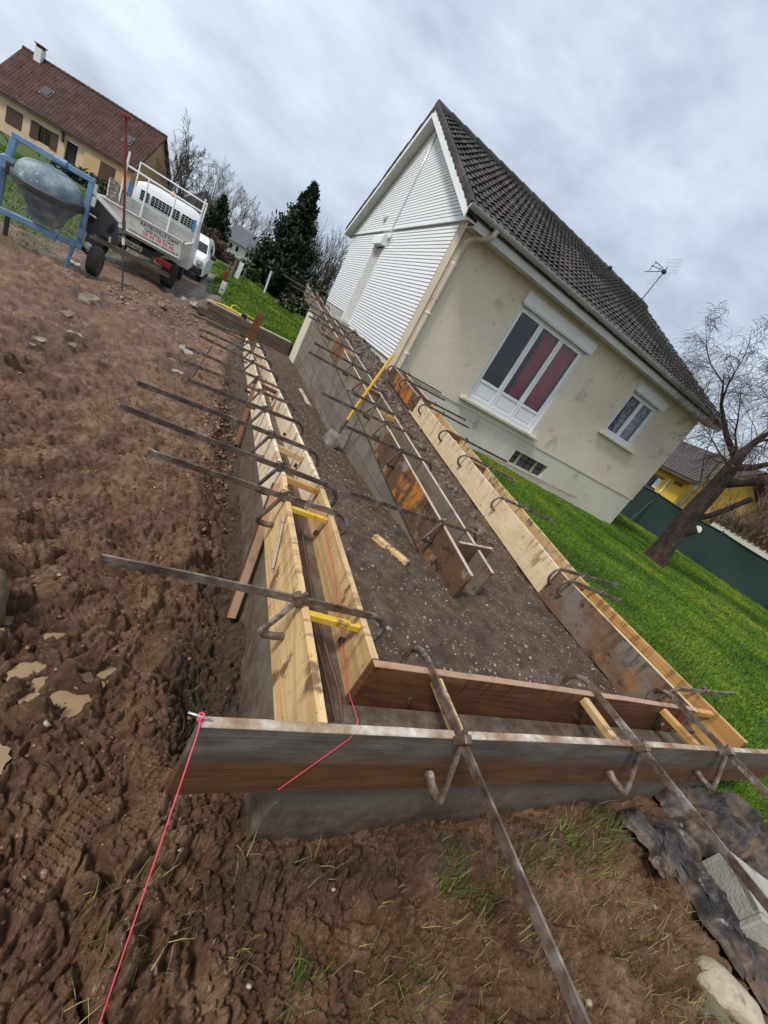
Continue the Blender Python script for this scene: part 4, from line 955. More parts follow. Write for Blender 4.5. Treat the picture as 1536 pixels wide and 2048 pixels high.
mb = MB(); mb.prism([(PX-.048, 7.56, 3.665), (PX-.048, 17.76, 3.665), (PX-.048, 17.76, 3.70), (PX-.048, 7.56, 3.70)], (.10, 0, 0)); mb.build('belt_trim', M['pvc'], house)
# roof boards, soffits, fascia
RX0, RX1 = 2.76, 11.88
roof_mb = MB(); dz = .10
roof_mb.prism([(RX0+.03, EY+.02, EZ-.05), (RX0+.03, RY, RZ-.05), (RX0+.03, 2*RY-EY-.02, EZ-.05), (RX0+.03, 2*RY-EY-.02, EZ-.05-.05), (RX0+.03, RY, RZ-.10), (RX0+.03, EY+.02, EZ-.10)], (RX1-RX0-.06, 0, 0))
roof = roof_mb.build('roof', M['brownwood'], house)
for sgn in (1, -1):
    yy = lambda d: RY-sgn*(RY-EY)+sgn*d
    mb = MB()      # barge board and boxed overhang of the gable
    p = lambda y, z: (0, RY+sgn*(y-RY), z)
    top = lambda y: EZ+(y-EY)*sl
    mb.prism([(RX0-.012, RY-sgn*(RY-EY+.0), EZ-.045), (RX0-.012, RY, RZ-.045), (RX0-.012, RY, RZ-.22), (RX0-.012, RY-sgn*(RY-EY+.0), EZ-.19)], (.022, 0, 0)); mb.build('barge_board', M['white'], roof)
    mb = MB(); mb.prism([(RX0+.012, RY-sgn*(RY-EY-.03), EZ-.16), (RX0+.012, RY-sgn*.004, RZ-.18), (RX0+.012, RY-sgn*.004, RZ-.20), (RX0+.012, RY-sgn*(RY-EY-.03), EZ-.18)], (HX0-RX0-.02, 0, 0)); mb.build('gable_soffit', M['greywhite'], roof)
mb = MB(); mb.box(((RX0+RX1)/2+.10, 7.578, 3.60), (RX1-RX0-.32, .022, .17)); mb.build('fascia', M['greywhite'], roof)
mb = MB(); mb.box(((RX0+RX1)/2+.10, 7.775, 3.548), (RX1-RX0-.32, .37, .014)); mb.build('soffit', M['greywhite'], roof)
mb = MB(); mb.box((RX1-.012, (EY+RY)/2, (EZ+RZ)/2-.14), (.022, (RY-EY)/math.cos(math.atan(sl)), .17), Matrix.Rotation(math.atan(sl), 3, 'X')); mb.build('barge_board', M['white'], roof)
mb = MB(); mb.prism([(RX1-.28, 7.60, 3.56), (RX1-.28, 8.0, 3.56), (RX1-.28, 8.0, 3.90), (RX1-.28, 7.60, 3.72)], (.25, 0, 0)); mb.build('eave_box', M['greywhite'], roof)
# tiles
ang = math.atan(sl); slope_len = math.hypot(RY-EY, RZ-EZ); NR, NC = 17, 30
gau = slope_len/NR; tw = (RX1-RX0)/NC
def tile_verts():
    prof = []
    for k in range(13):
        u = k/12; ph = (u*2) % 1.0
        prof.append((u*tw*1.02, .030*(max(0, math.sin(PI*min(1, max(0, (ph-.30)/.62)))))**.8))
    vs = []; fs = []
    L = gau*1.12; lift = .042; thk = .016
    for (x, z) in prof: vs.append((x, 0, z+lift))
    for (x, z) in prof: vs.append((x, L, z+.004))
    for (x, z) in prof: vs.append((x, .004, z*.75+lift-thk))
    k = len(prof)
    for i in range(k-1):
        fs.append((i, i+1, k+i+1, k+i)); fs.append((2*k+i, 2*k+i+1, i+1, i))
    return vs, fs
tv, tf = tile_verts()
tme = bpy.data.meshes.new('tile'); tme.from_pydata(tv, [], tf); tme.polygons.foreach_set('use_smooth', [True]*len(tme.polygons)); tme.set_sharp_from_angle(angle=math.radians(45)); tme.materials.append(M['tile'])
RB = Matrix(((1, 0, 0), (0, math.cos(ang), -math.sin(ang)), (0, math.sin(ang), math.cos(ang)))).to_4x4()
cand = []
for r_ in range(NR):
    for c_ in range(NC):
        p = Vector((RX0+c_*tw, EY-.03+r_*gau*math.cos(ang), EZ+.0+(r_*gau-.03)*math.sin(ang)))
        Mt = Matrix.Translation(p) @ RB @ Matrix.Rotation(random.gauss(0, .014), 4, 'Z') @ Matrix.Rotation(random.gauss(0, .014), 4, 'X')
        cand.append(((p-Vector((0, 0, CAMZ))).length, Mt))
cand.sort(key=lambda q: q[0])
for d_, Mt in cand[:300]: link('tile', tme, Mt, roof)
va = np.array(tv); fa = np.array(tf); V = []; Fq = []
for i, (d_, Mt) in enumerate(cand[300:]):
    A = np.array(Mt); V.append(va @ A[:3, :3].T + A[:3, 3]); Fq.append(fa+i*len(va))
npmesh('tiles', np.vstack(V), np.vstack(Fq), M['tile'], parent=roof, kind='stuff')
for sgn in (1, -1):
    for r_ in range(NR):
        a = r_*gau; y = EY-.03+a*math.cos(ang); z = EZ+(a-.03)*math.sin(ang)
        y = y if sgn == 1 else 2*RY-y
        mb = MB(); mb.box((random.uniform(-.006, .006), sgn*gau*.55, .0), (.075, gau*1.10, .12), Matrix.Rotation(sgn*random.uniform(.02, .05), 3, 'X'), .012)
        Mv = Matrix.Translation((RX0+.005, y, z+.015)) @ Matrix.Rotation(sgn*(ang+.045), 4, 'X')
        mb.build('verge_tile', M['tile'], roof, space=Mv)
for k in range(22):
    x = RX0-.03+k*.42; mb = MB()
    mb.tube([(x, RY, RZ+.005), (x+.40, RY, RZ+.0), (x+.44, RY, RZ-.004)], [.135, .122, .118], 12, True, (1.0, 1.05)); mb.build('ridge_tile', M['tile'], roof, smooth=40)
mb = MB(); mb.lathe([(.05, 0), (.05, .16), (.075, .17), (.05, .24), (.01, .25)], 12, Matrix.Translation((9.2, RY-.75, RZ-.36)))
mb.build('vent_tile', M['tile'], roof, smooth=40)
# gutter with brackets and downpipe
gy, gz, gr = 7.475, 3.735, .068
mb = MB(); vs = []; fs = []; n = 10
for xx in (RX0-.02, RX1-.05):
    for k in range(n+1):
        a = PI+PI*k/n
        vs.append((xx, gy+gr*math.cos(a), gz+gr*math.sin(a)))
    for k in range(n+1):
        a = PI+PI*(n-k)/n
        vs.append((xx, gy+(gr-.005)*math.cos(a), gz+(gr-.005)*math.sin(a)))
k = 2*(n+1)
for j in range(k): fs.append((j, (j+1) % k, (j+1) % k+k, j+k))
mb.add(vs, fs); fan = [tuple(range(0, n+1))]; mb.add([v for v in vs[:n+1]], fan); mb.add([v for v in vs[k:k+n+1]], fan)
mb.tube([(RX0-.02, gy-gr, gz), (RX1-.05, gy-gr, gz)], .008, 6)
gut = mb.build('gutter', M['zinc'], house, smooth=50)
for i in range(19):
    x = RX0+.12+i*.49; mb = MB()
    mb.tube([(x, gy+(gr+.006)*math.cos(PI+PI*k/8), gz+(gr+.006)*math.sin(PI+PI*k/8)) for k in range(9)], .009, 4); mb.build('gutter_bracket', M['zinc'], gut)
for x in (3.23, 3.48, 5.9, 8.9):
    mb2 = MB(); mb2.tube([(x, gy+(gr+.005)*math.cos(PI+PI*k/8), gz+(gr+.005)*math.sin(PI+PI*k/8)) for k in range(9)], .014, 4); mb2.build('gutter_sleeve', M['zinc'], gut)
mb = MB(); mb.tube([(3.37, gy, gz-.05), (3.37, gy+.005, gz-.15), (3.34, gy+.05, gz-.20), (3.22, 7.80, 3.46), (3.165, 7.88, 3.38), (3.16, 7.905, 3.28), (3.16, 7.915, 2.35)], .050, 12); dp = mb.build('downpipe', M['pipe'], house, smooth=60)
mb = MB(); mb.tube([(3.158, 7.918, 2.36), (3.155, 7.92, .80)], .044, 12); mb.build('lower_pipe', M['beige'], dp, smooth=60)
for z in (3.0, 2.1, 1.3):
    mb = MB(); mb.tube([(3.16, 7.916, z-.015), (3.16, 7.916, z+.015)], .057, 12); mb.build('pipe_clip', M['white'], dp)
# windows
def window(parent, hole, leaves, mullion, panel_h, sill_x, box_, cur, recess=.10):
    a, b, c, d = hole; y = HY0+recess; f = .058
    mb = MB()
    mb.box(((a+b)/2, y, c+f/2+.001), (b-a-.004, .06, f), None, .006); mb.box(((a+b)/2, y, d-f/2-.001), (b-a-.004, .06, f), None, .006)
    mb.box((a+f/2+.002, y, (c+d)/2), (f, .058, d-c-2*f), None, .006); mb.box((b-f/2-.002, y, (c+d)/2), (f, .058, d-c-2*f), None, .006)
    fr = mb.build('window_frame', M['pvc'], parent)
    W = (b-a-2*f)/leaves
    for k in range(leaves):
        x0 = a+f+k*W; x1 = x0+W; s = .062; mb = MB(); yy = y-.012
        mb.box(((x0+x1)/2, yy, c+f+s/2), (W-.006, .05, s), None, .006); mb.box(((x0+x1)/2, yy, d-f-s/2), (W-.006, .05, s), None, .006)
        mb.box((x0+s/2+.003, yy, (c+d)/2), (s, .048, d-c-2*f-2*s), None, .006); mb.box((x1-s/2-.003, yy, (c+d)/2), (s, .048, d-c-2*f-2*s), None, .006)
        if panel_h: mb.box(((x0+x1)/2, yy, c+f+s+panel_h+s/2), (W-2*s-.008, .048, s), None, .006)
        mb.build('window_sash', M['pvc'], fr)
        zb = c+f+s+(panel_h+s if panel_h else 0)
        if panel_h:
            mb = MB(); mb.box(((x0+x1)/2, y+.004, c+f+s+panel_h/2), (W-2*s, .02, panel_h)); mb.box(((x0+x1)/2, y-.010, c+f+s+panel_h/2), (W-2*s-.07, .018, panel_h-.07), None, .008); mb.build('panel', M['pvc'], fr)
        mb = MB(); mb.add([(x0+s, y-.004, zb), (x1-s, y-.004, zb), (x1-s, y-.004, d-f-s), (x0+s, y-.004, d-f-s)], [(0, 1, 2, 3)]); mb.build('pane', M['glass'], fr)
    if box_:
        mb = MB(); mb.prism([(box_[0], HY0-.075, box_[2]), (box_[0], HY0-.001, box_[2]), (box_[0], HY0-.001, box_[3]), (box_[0], HY0-.050, box_[3]), (box_[0], HY0-.075, box_[3]-.04)], (box_[1]-box_[0], 0, 0)); bx = mb.build('shutter_box', M['pvc'], parent)
        mb = MB(); mb.box(((box_[0]+box_[1])/2, HY0-.035, box_[2]-.012), (box_[1]-box_[0]-.06, .04, .022)); mb.build('shutter_slat', M['alu'], bx)
    for x in (a+.012, b-.012):
        mb = MB(); mb.box((x, HY0+.045, (c+d)/2), (.022, .05, d-c)); mb.build('shutter_rail', M['pvc'], fr)
    mb = MB(); mb.box(((sill_x[0]+sill_x[1])/2, HY0-.02, c-.035), (sill_x[1]-sill_x[0], .20, .065), Matrix.Rotation(.06, 3, 'X'), .008); mb.build('sill', M['plinth'], parent)
    # the dim room behind
    mb = MB(); A, B_, D_ = a-.5, b+.5, 3.2
    vs = [(A, HY0+.23, c-.6), (B_, HY0+.23, c-.6), (B_, HY0+D_, c-.6), (A, HY0+D_, c-.6), (A, HY0+.23, d+.3), (B_, HY0+.23, d+.3), (B_, HY0+D_, d+.3), (A, HY0+D_, d+.3)]
    mb.add(vs, [(0, 1, 2, 3), (7, 6, 5, 4), (1, 5, 6, 2), (2, 6, 7, 3), (3, 7, 4, 0)]); mb.build('room', M['dark'], parent)
    for (u0, u1, mt, yo) in cur:
        vs = []; fs = []; n = int((u1-u0)*60)
        for i in range(n+1):
            x = u0+(u1-u0)*i/n; yv = HY0+yo+.022*math.sin(i*.8)+.012*math.sin(i*.31)
            vs += [(x, yv, c+.1), (x, yv, d-.05)]
        for i in range(n): fs.append((2*i, 2*i+2, 2*i+3, 2*i+1))
        mb = MB(); mb.add(vs, fs); mb.build('curtain', mt, parent, smooth=True)
window(house, WB, 3, True, .30, (4.70, 7.12), (4.80, 7.0, 3.20, 3.44), [(5.86, 6.9, M['redcurtain'], .20)])
window(house, WS, 2, True, 0, (8.70, 10.22), (8.82, 10.08, 3.20, 3.43), [(8.86, 10.0, M['lace'], .20)])
# cellar grating
a, b, c, d = VT
mb = MB(); mb.box(((a+b)/2, HY0+.17, (c+d)/2), (b-a, .02, d-c)); vg = mb.build('cellar_window', M['black'], house)
for k in range(4):
    for j in range(2):
        mb = MB(); wv = (b-a)/4; hv = (d-c)/2; mb.box((a+wv*(k+.5), HY0+.135, c+hv*(j+.5)), (wv-.025, .03, hv-.025), None, .008); mb.build('glass_block', M['darkgrey'], vg)
for x in (7.13, 7.72):
    mb = MB(); mb.box((x, HY0+.10, (c+d)/2), (.07, .025, d-c-.01)); mb.build('bar', M['yellowgrey'], vg)
# shuttered door in the gable
mb = MB(); mb.box((HX0-.016, DY0+.028, 2.165), (.075, .05, 2.15), None, .004); mb.box((HX0-.05, DY1-.028, 2.165), (.15, .07, 2.15), None, .004); dfm = mb.build('door_frame', M['white'], house)
mb = MB(); mb.box((HX0+.005, (DY0+DY1)/2, 2.16), (.012, DY1-DY0-.1, 2.14)); dr = mb.build('door_shutter', M['darkgrey'], house)
for k in range(38):
    mb = MB(); mb.box((HX0-.004, (DY0+DY1)/2, 1.12+k*.056), (.010, DY1-DY0-.14, .051), None, .004); mb.build('shutter_slat', M['greywhite'], dr)
mb = MB(); mb.prism([(2.86, DY0-.03, 3.25), (HX0-.045, DY0-.03, 3.25), (HX0-.045, DY0-.03, 3.52), (2.90, DY0-.03, 3.50), (2.86, DY0-.03, 3.44)], (0, DY1-DY0+.06, 0)); mb.build('shutter_box', M['pvc'], house)
mb = MB(); mb.box((2.95, (DY0+DY1)/2, 1.035), (.34, 1.1, .10), None, .012); mb.build('door_step', M['greyblock'], house)
mb = MB(); mb.box((2.98, (DY0+DY1)/2, .93), (.26, 1.0, .10), None, .012); mb.build('door_step', M['beige'], house)
# conduit, lamp, cables on the gable
gx = PX-.058
mb = MB(); mb.tube([(gx, 12.42, 5.85), (gx, 12.43, 4.8), (gx-.003, 12.5, 3.72), (gx+.012, 12.46, 3.55), (gx+.02, 12.42, 3.34)], .018, 8); mb.build('conduit', M['alu'], house, smooth=True)
mb = MB(); mb.tube([(gx+.02, 12.42, 3.34), (gx+.02, 12.40, 3.30), (gx+.02, 12.28, 3.34), (gx+.02, 12.1, 3.42)], .012, 6); mb.build('cable', M['white'], house, smooth=True)
mb = MB(); mb.tube([(gx, 8.0, 4.06), (gx, 8.12, 3.95), (gx, 8.30, 3.76)], .006, 5); mb.build('cable', M['darkgrey'], house, smooth=True)
mb = MB(); mb.lathe([(.10, 0), (.115, .02), (.10, .05), (.05, .062)], 16, Matrix.Translation((gx+.01, 13.72, 4.02)) @ Matrix.Rotation(-PI/2, 4, 'Y')); lp = mb.build('wall_lamp', M['greywhite'], house, smooth=40)
mb = MB(); mb.box((gx+.012, 12.44, 3.50), (.06, .16, .12), None, .01); mb.build('junction_box', M['pvc'], house)
# television aerial behind the ridge
an = MB(); an.tube([(12.0-.35, RY+.05, 6.1), (11.80, RY+.06, 7.62)], .018, 8); aer = an.build('television_aerial', M['darkgrey'], house, smooth=True)
axm, azm = 11.78, 7.45
for dz_, x_end, z_end in ((.14, -.62, -.02), (0, -.66, -.14), (-.14, -.74, -.36)):
    mb = MB(); mb.tube([(axm-.12, RY+.06, azm+dz_*.4+.02), (axm+x_end, RY+.0, azm+z_end+dz_*.2)], .012, 5); mb.build('boom', M['black'], aer)
for (xx, z0, z1) in ((-.22, .02, -.14), (-.55, .02, -.27)):
    mb = MB(); mb.tube([(axm+xx, RY+.03, azm+z0), (axm+xx-.04, RY+.03, azm+z1)], .011, 5); mb.build('dipole', M['black'], aer)
mb = MB(); mb.box((axm, RY+.06, azm+.02), (.16, .09, .10), None, .01); mb.build('amplifier', M['black'], aer)
for (cx_, cz_, tl) in ((.16, .28, -.35), (-.02, -.26, .45)):
    mb = MB()
    for k in range(9): y = RY+.06+(k-4)*.075; mb.tube([(axm+cx_-.2*math.sin(tl), y, azm+cz_-.2), (axm+cx_+.2*math.sin(tl), y, azm+cz_+.2)], .004, 4)
    for k in range(5): q = -.2+.1*k; mb.tube([(axm+cx_+q*math.sin(tl), RY-.25, azm+cz_+q), (axm+cx_+q*math.sin(tl), RY+.37, azm+cz_+q)], .004, 4)
    mb.build('reflector_grid', M['alu'], aer)
plank((5.75, 7.86, .215), (9.55, 7.90, .265), .055, .03, M['bleached'], 'long pale wooden strip lying at the foot of the cream wall below the cellar grating', cat='strip', name='wooden_strip', wob=.006)

# ------------------------------------------------------------------ neighbouring house on the left
def frame(o, ax):
    ax = Vector(ax).normalized(); y = Vector((0, 0, 1)).cross(ax); F = Matrix((ax, y, Vector((0, 0, 1)))).transposed().to_4x4(); F.translation = o; return F
FL = frame(Vector((-8.5, 49.2, -.45)), (.944, -.327, 0))
FLi = FL.inverted()
def az2x(az, yl):       # local x on the line y = yl seen from the camera at this azimuth
    a = math.radians(az); o = FLi @ Vector((0, 0, 0)); d = FLi.to_3x3() @ Vector((math.sin(a), math.cos(a), 0)); t = (yl-o.y)/d.y; return o.x+t*d.x
nh = thing('neighbour_house', 'ochre house with a steep red brown tiled roof, chimney and brown shutters', 'house', M=FL)
FYW = -2.75
xs = {k: az2x(a, FYW) for k, a in dict(w1a=-20.75, w1b=-19.75, s1a=-19.2, s1b=-18.72, w2b=-17.82, s2b=-17.35, da=-16.8, db=-15.95, q=-15.35, ga=-14.1, gb=-12.9).items()}
mb = MB(); holed_wall(mb, Matrix.Translation((0, FYW, 0)), -11.4, -.3, -.3, 2.75, [(xs['w1a'], xs['w1b'], .75, 1.85), (xs['s1b'], xs['w2b'], .75, 1.85), (xs['da'], xs['db'], -.28, 1.95)], .2)
mb.build('wall', M['beigewall'], nh, space=FL, center=False)
mb = MB(); mb.prism([(-.5, FYW+.2, -.3), (-.5, -FYW, -.3), (-.5, -FYW, 2.75), (-.5, 0, 5.95), (-.5, FYW+.2, 2.95)], (.2, 0, 0)); mb.build('gable_wall', M['ochre'], nh, space=FL)
mb = MB(); mb.prism([(-11.4, FYW+.2, -.3), (-11.4, -FYW, -.3), (-11.4, -FYW, 2.75), (-11.4, 0, 5.95), (-11.4, FYW+.2, 2.95)], (.2, 0, 0)); mb.build('gable_wall', M['ochre'], nh, space=FL)
mb = MB(); mb.box(((xs['q']-.28)/2, FYW-.09, 1.2), (-.28-xs['q'], .16, 3.0)); mb.build('front_bay', M['ochre'], nh, space=FL)
for (a, b, z0, z1, nm, mt) in ((xs['w1a'], xs['w1b'], .75, 1.85, 'shutter', 'shutter'), (xs['s1a'], xs['s1b'], .72, 1.88, 'shutter', 'shutter'), (xs['w2b'], xs['s2b'], .72, 1.88, 'shutter', 'shutter'), (xs['ga'], xs['gb'], -.25, 1.9, 'garage_door', 'shutter')):
    yy = FYW-.03 if nm != 'garage_door' else FYW-.19
    mb = MB(); k = max(2, int((b-a)/.16))
    for i in range(k): mb.box((a+(i+.5)*(b-a)/k, yy, (z0+z1)/2), ((b-a)/k-.02, .04, z1-z0), None, .006)
    mb.box(((a+b)/2, yy+.004, (z0+z1)/2), (b-a-.01, .035, z1-z0-.02)); mb.build(nm, M[mt], nh, space=FL)
mb = MB(); mb.box(((xs['s1b']+xs['w2b'])/2, FYW+.12, 1.3), (xs['w2b']-xs['s1b'], .03, 1.1)); nw = mb.build('window', M['darkglass'], nh, space=FL)
mb = MB()
for u in (0, .5, 1): mb.box((xs['s1b']+(xs['w2b']-xs['s1b'])*u, FYW+.09, 1.3), (.07, .05, 1.1))
mb.build('window_frame', M['shutter'], nw, space=FL)
mb = MB(); mb.box(((xs['da']+xs['db'])/2, FYW+.16, .83), (xs['db']-xs['da'], .04, 2.2)); mb.build('door', M['dark'], nh, space=FL)
mb = MB(); mb.tube([(xs['s2b']+.15, FYW-.12, 2.5), (xs['s2b']+.35, FYW-.12, 2.2), (xs['s2b']+.42, FYW-.12, 1.6)], .09, 6); mb.build('porch_bracket', M['shutter'], nh, space=FL)
mb = MB(); ex = 3.15; mb.prism([(-11.75, -ex, 2.45), (-11.75, 0, 6.12), (-11.75, ex, 2.45), (-11.75, ex, 2.33), (-11.75, 0, 5.98), (-11.75, -ex, 2.33)], (11.75, 0, 0)); nr = mb.build('roof', M['brownwood'], nh, space=FL)
mb = MB(); a_ = math.atan2(3.67, ex); Ls = math.hypot(ex, 3.67); rows, cols = 24, 46
for r_ in range(rows):
    for c_ in range(cols):
        s0 = r_*Ls/rows; x = -11.75+(c_+.5)*11.75/cols; yy = -ex+(s0+.08)*math.cos(a_); zz = 2.45+(s0+.08)*math.sin(a_)+.03
        mb.box((x+random.uniform(-.01, .01), yy, zz), (11.75/cols-.025, Ls/rows*1.02, .035), Matrix.Rotation(a_-.14+random.uniform(-.02, .02), 3, 'X'))
mb.build('roof_tiles', M['redtile'], nr, space=FL, kind='stuff', center=False)
mb = MB()
for k in range(30): mb.tube([(-11.75+k*.392, 0, 6.14), (-11.75+k*.392+.37, 0, 6.12)], [.13, .115], 8)
mb.build('ridge_tiles', M['redtile'], nr, space=FL, kind='stuff')
for (azv, zz) in ((-18.55, 4.05), (-12.6, 4.2)):
    yl = -ex*(6.12-zz)/3.67; x = az2x(azv, yl); Rm = Matrix.Rotation(a_, 3, 'X')
    mb = MB(); mb.box((x, yl, zz+.06), (.80, .85, .12), Rm, .01); sk_ = mb.build('skylight', M['darkgrey'], nr, space=FL)
    mb = MB(); mb.box((x, yl-.09, zz+.135), (.62, .66, .01), Rm); mb.build('pane', M['skyglass'], sk_, space=FL)
cxh = az2x(-19.25, -.1); mb = MB(); mb.box((cxh, -.15, 6.0), (.55, .45, 1.3), None, .02); ch = mb.build('chimney', M['whitewash'], nr, space=FL)
mb = MB()
for dx_ in (-.2, -.07, .07, .2): mb.box((cxh+dx_, -.15, 6.74), (.06, .38, .18))
mb.box((cxh, -.15, 6.86), (.68, .5, .07)); mb.build('chimney_cap', M['brownwood'], ch, space=FL)
# ------------------------------------------------------------------ white houses far off
wh = thing('white_cottage', 'white cottage with a grey slate half hipped roof between the hedge and the evergreen', 'house', (-.7, 64, -.45))
mb = MB(); mb.box((-.95, 64, .35), (5.0, 4.5, 2.0)); mb.build('wall', M['whitewash'], wh)
mb = MB(); r0, r1 = (-1.9, 64, 3.25), (.75, 64, 3.15); mb.add([(-3.75, 61.4, 1.35), (1.6, 61.4, 1.3), (1.6, 66.6, 1.3), (-3.75, 66.6, 1.35), r0, r1], [(0, 1, 5, 4), (2, 3, 4, 5), (3, 0, 4), (1, 2, 5), (3, 2, 1, 0)]); rfw = mb.build('roof', M['slate'], wh)
for x in (-1.95, -1.2, .0, .5):
    mb = MB(); mb.box((x, 61.735, .75), (.28, .05, .55)); mb.build('window', M['dark'], wh)
mb = MB(); mb.tube([r0, r1], .06, 6); mb.build('ridge', M['zinc'], rfw)
wg = thing('white_gable_house', 'pale house gable glimpsed behind the truck rack', 'house', (-6.2, 66, -.45))
mb = MB(); mb.box((-6.0, 66, .9), (4.4, 5, 2.8)); mb.build('wall', M['whitewash'], wg)
mb = MB(); mb.prism([(-8.5, 63.3, 2.2), (-3.7, 63.3, 2.2), (-6.1, 63.3, 4.5)], (0, 5.4, 0)); mb.build('roof', M['slate'], wg)
mb = MB(); mb.box((-4.9, 63.47, 1.4), (.5, .05, .9)); mb.build('window', M['dark'], wg)

# ------------------------------------------------------------------ truck
def text_mesh(txt, size, mat, pos, parent, space, width=None, bold=.0):
    cu = bpy.data.curves.new('lettering', 'FONT'); cu.body = txt; cu.size = size; cu.extrude = .0012; cu.offset = bold; cu.resolution_u = 3
    o = bpy.data.objects.new('lettering_tmp', cu); COL.objects.link(o); bpy.context.view_layer.update()
    me = bpy.data.meshes.new_from_object(o.evaluated_get(bpy.context.evaluated_depsgraph_get())); bpy.data.objects.remove(o)
    v = np.array([tuple(p.co) for p in me.vertices]); w_ = v[:, 0].max()-v[:, 0].min(); sx = (width/w_) if width else 1
    for p in me.vertices: p.co = ((p.co.x-v[:, 0].min())*sx, p.co.y, p.co.z)
    me.materials.clear(); me.materials.append(mat)
    ob = link('lettering', me, space @ Matrix.Translation(pos) @ Matrix.Rotation(PI/2, 4, 'X'), parent); ALLCH.setdefault(parent.name, []).append(ob); return ob
def wheel(parent, F, c, r, wd, axis='X', nm='wheel', rim='steelrim'):
    Rm = Matrix.Rotation(PI/2, 4, 'Y') if axis == 'X' else Matrix.Rotation(PI/2, 4, 'X')
    Mx = Matrix.Translation(c) @ Rm
    mb = MB(); mb.lathe([(r*.58, -wd*.42), (r*.86, -wd/2), (r*.97, -wd*.38), (r, -wd*.15), (r, wd*.15), (r*.97, wd*.38), (r*.86, wd/2), (r*.58, wd*.42)], 28, Mx)
    wl_ = mb.build(nm, M['rubber'], parent, space=F, smooth=40)
    mb = MB(); mb.lathe([(r*.60, -wd*.40), (r*.50, -wd*.30), (r*.2, -wd*.34), (r*.12, -wd*.5), (r*.12, wd*.5), (r*.2, wd*.34), (r*.50, wd*.30), (r*.60, wd*.40)], 20, Mx); mb.build('rim', M[rim], wl_, space=F, smooth=40)
    return wl_
FT = Matrix.Translation((-2.33, 12.9, -.45)) @ Matrix.Rotation(.035, 4, 'Z')
tr = thing('tipper_truck', 'dirty white tipper truck with lettered tailboard and a white rack behind the cab', 'truck', M=FT)
hw = .97
mb = MB(); mb.box((0, 1.4, .83), (2*hw-.02, 2.74, .06)); mb.build('bed_floor', M['truckalu'], tr, space=FT)
mb = MB(); mb.box((0, .0, 1.065), (2*hw-.10, .035, .40), None, .008); mb.box((0, -.010, 1.262), (2*hw-.02, .06, .035), None, .008); mb.box((0, -.006, .866), (2*hw-.10, .05, .03), None, .006)
tb = mb.build('tailboard', M['truckwhite'], tr, space=FT)
text_mesh('RATIEUVILLE David', .115, M['lettering_black'], (.02, -.0185, 1.135), tb, FT, .82, .0016)
text_mesh('76850 Bosc Le Hard', .075, M['lettering_black'], (.11, -.0185, 1.062), tb, FT, .64, .0008)
text_mesh('02 35 78 92 26', .095, M['lettering_red'], (.10, -.0185, .976), tb, FT, .68, .0018)
text_mesh('www.maconnerie-ratieuville.fr', .070, M['lettering_black'], (-.18, -.0185, .905), tb, FT, 1.10, .0008)
for s_ in (-1, 1):
    mb = MB(); mb.box((s_*hw, 1.39, 1.045), (.03, 2.72, .36), None, .006); mb.box((s_*hw, 1.39, 1.235), (.05, 2.72, .03), None, .006); mb.build('side_board', M['truckwhite'], tr, space=FT)
    mb = MB(); mb.box((s_*(hw-.02), -.02, 1.07), (.035, .06, .50), None, .006); mb.tube([(s_*(hw-.03), -.05, 1.28), (s_*(hw-.05), -.07, 1.22), (s_*(hw-.02), -.06, 1.12)], .016, 6); mb.build('corner_post', M['truckalu'], tr, space=FT)
    mb = MB(); mb.tube([(s_*(hw+.0), 2.74, .85), (s_*(hw+.0), 2.74, 2.46)], .024, 6); mb.build('rack_post', M['white'], tr, space=FT)
    mb = MB(); mb.tube([(s_*(hw-.02), 4.3, 1.1), (s_*(hw-.02), 4.3, 2.44)], .02, 6); mb.build('rack_post', M['white'], tr, space=FT)
    wheel(tr, FT, (s_*.78, .72, .34), .34, .30)
    wheel(tr, FT, (s_*.80, 3.55, .34), .34, .20)
    mb = MB(); mb.box((s_*.80, .30, .42), (.36, .015, .46)); mb.build('mudflap', M['black'], tr, space=FT)
    mb = MB(); mb.box((s_*.66, -.02, .60), (.34, .06, .13), None, .012); mb.build('tail_lamp', M['redlamp'], tr, space=FT)
for x in (-.42, .27):
    mb = MB(); mb.tube([(x, 2.72, .86), (x, 2.72, 2.13)], .022, 6); mb.build('rack_upright', M['white'], tr, space=FT)
mb = MB(); mb.tube([(-hw, 2.74, 2.14), (hw, 2.74, 2.10)], .024, 6); mb.build('rack_rail', M['white'], tr, space=FT); mb = MB(); mb.tube([(-hw+.02, 4.3, 2.42), (hw-.02, 4.3, 2.40)], .018, 6); mb.build('rack_rail', M['white'], tr, space=FT)
for k in range(4):
    mb = MB(); mb.box((0, 2.77, .93+k*.155), (2*hw-.08, .03, .148), None, .006); mb.build('headboard_plank', M['truckalu'], tr, space=FT)
mb = MB()      # cab: rounded body shell
prof = [(2.98, .45), (2.96, 1.40), (3.00, 1.92), (3.10, 2.04), (3.9, 2.08), (4.25, 2.02), (4.75, 1.35), (4.95, 1.15), (5.0, .45)]
nx = 9; vs = []; fs = []
for i in range(nx):
    u = -1+2*i/(nx-1); xx = .12+.90*math.copysign(abs(u)**.75, u)
    for (y, z) in prof:
        rd = abs(u)**6; vs.append((xx*(1-.10*sm(np.array(z), 1.2, 2.1)), y, z-(.10*rd if z > 1.8 else 0)))
k = len(prof)
for i in range(nx-1):
    for j in range(k): a, c = i*k+j, i*k+(j+1) % k; fs.append((a, a+k, c+k, c))
fs += [tuple(range(k)), tuple(range((nx-1)*k+k-1, (nx-1)*k-1, -1))]
mb.add(vs, fs); cab = mb.build('cab', M['cabwhite'], tr, space=FT, smooth=40)
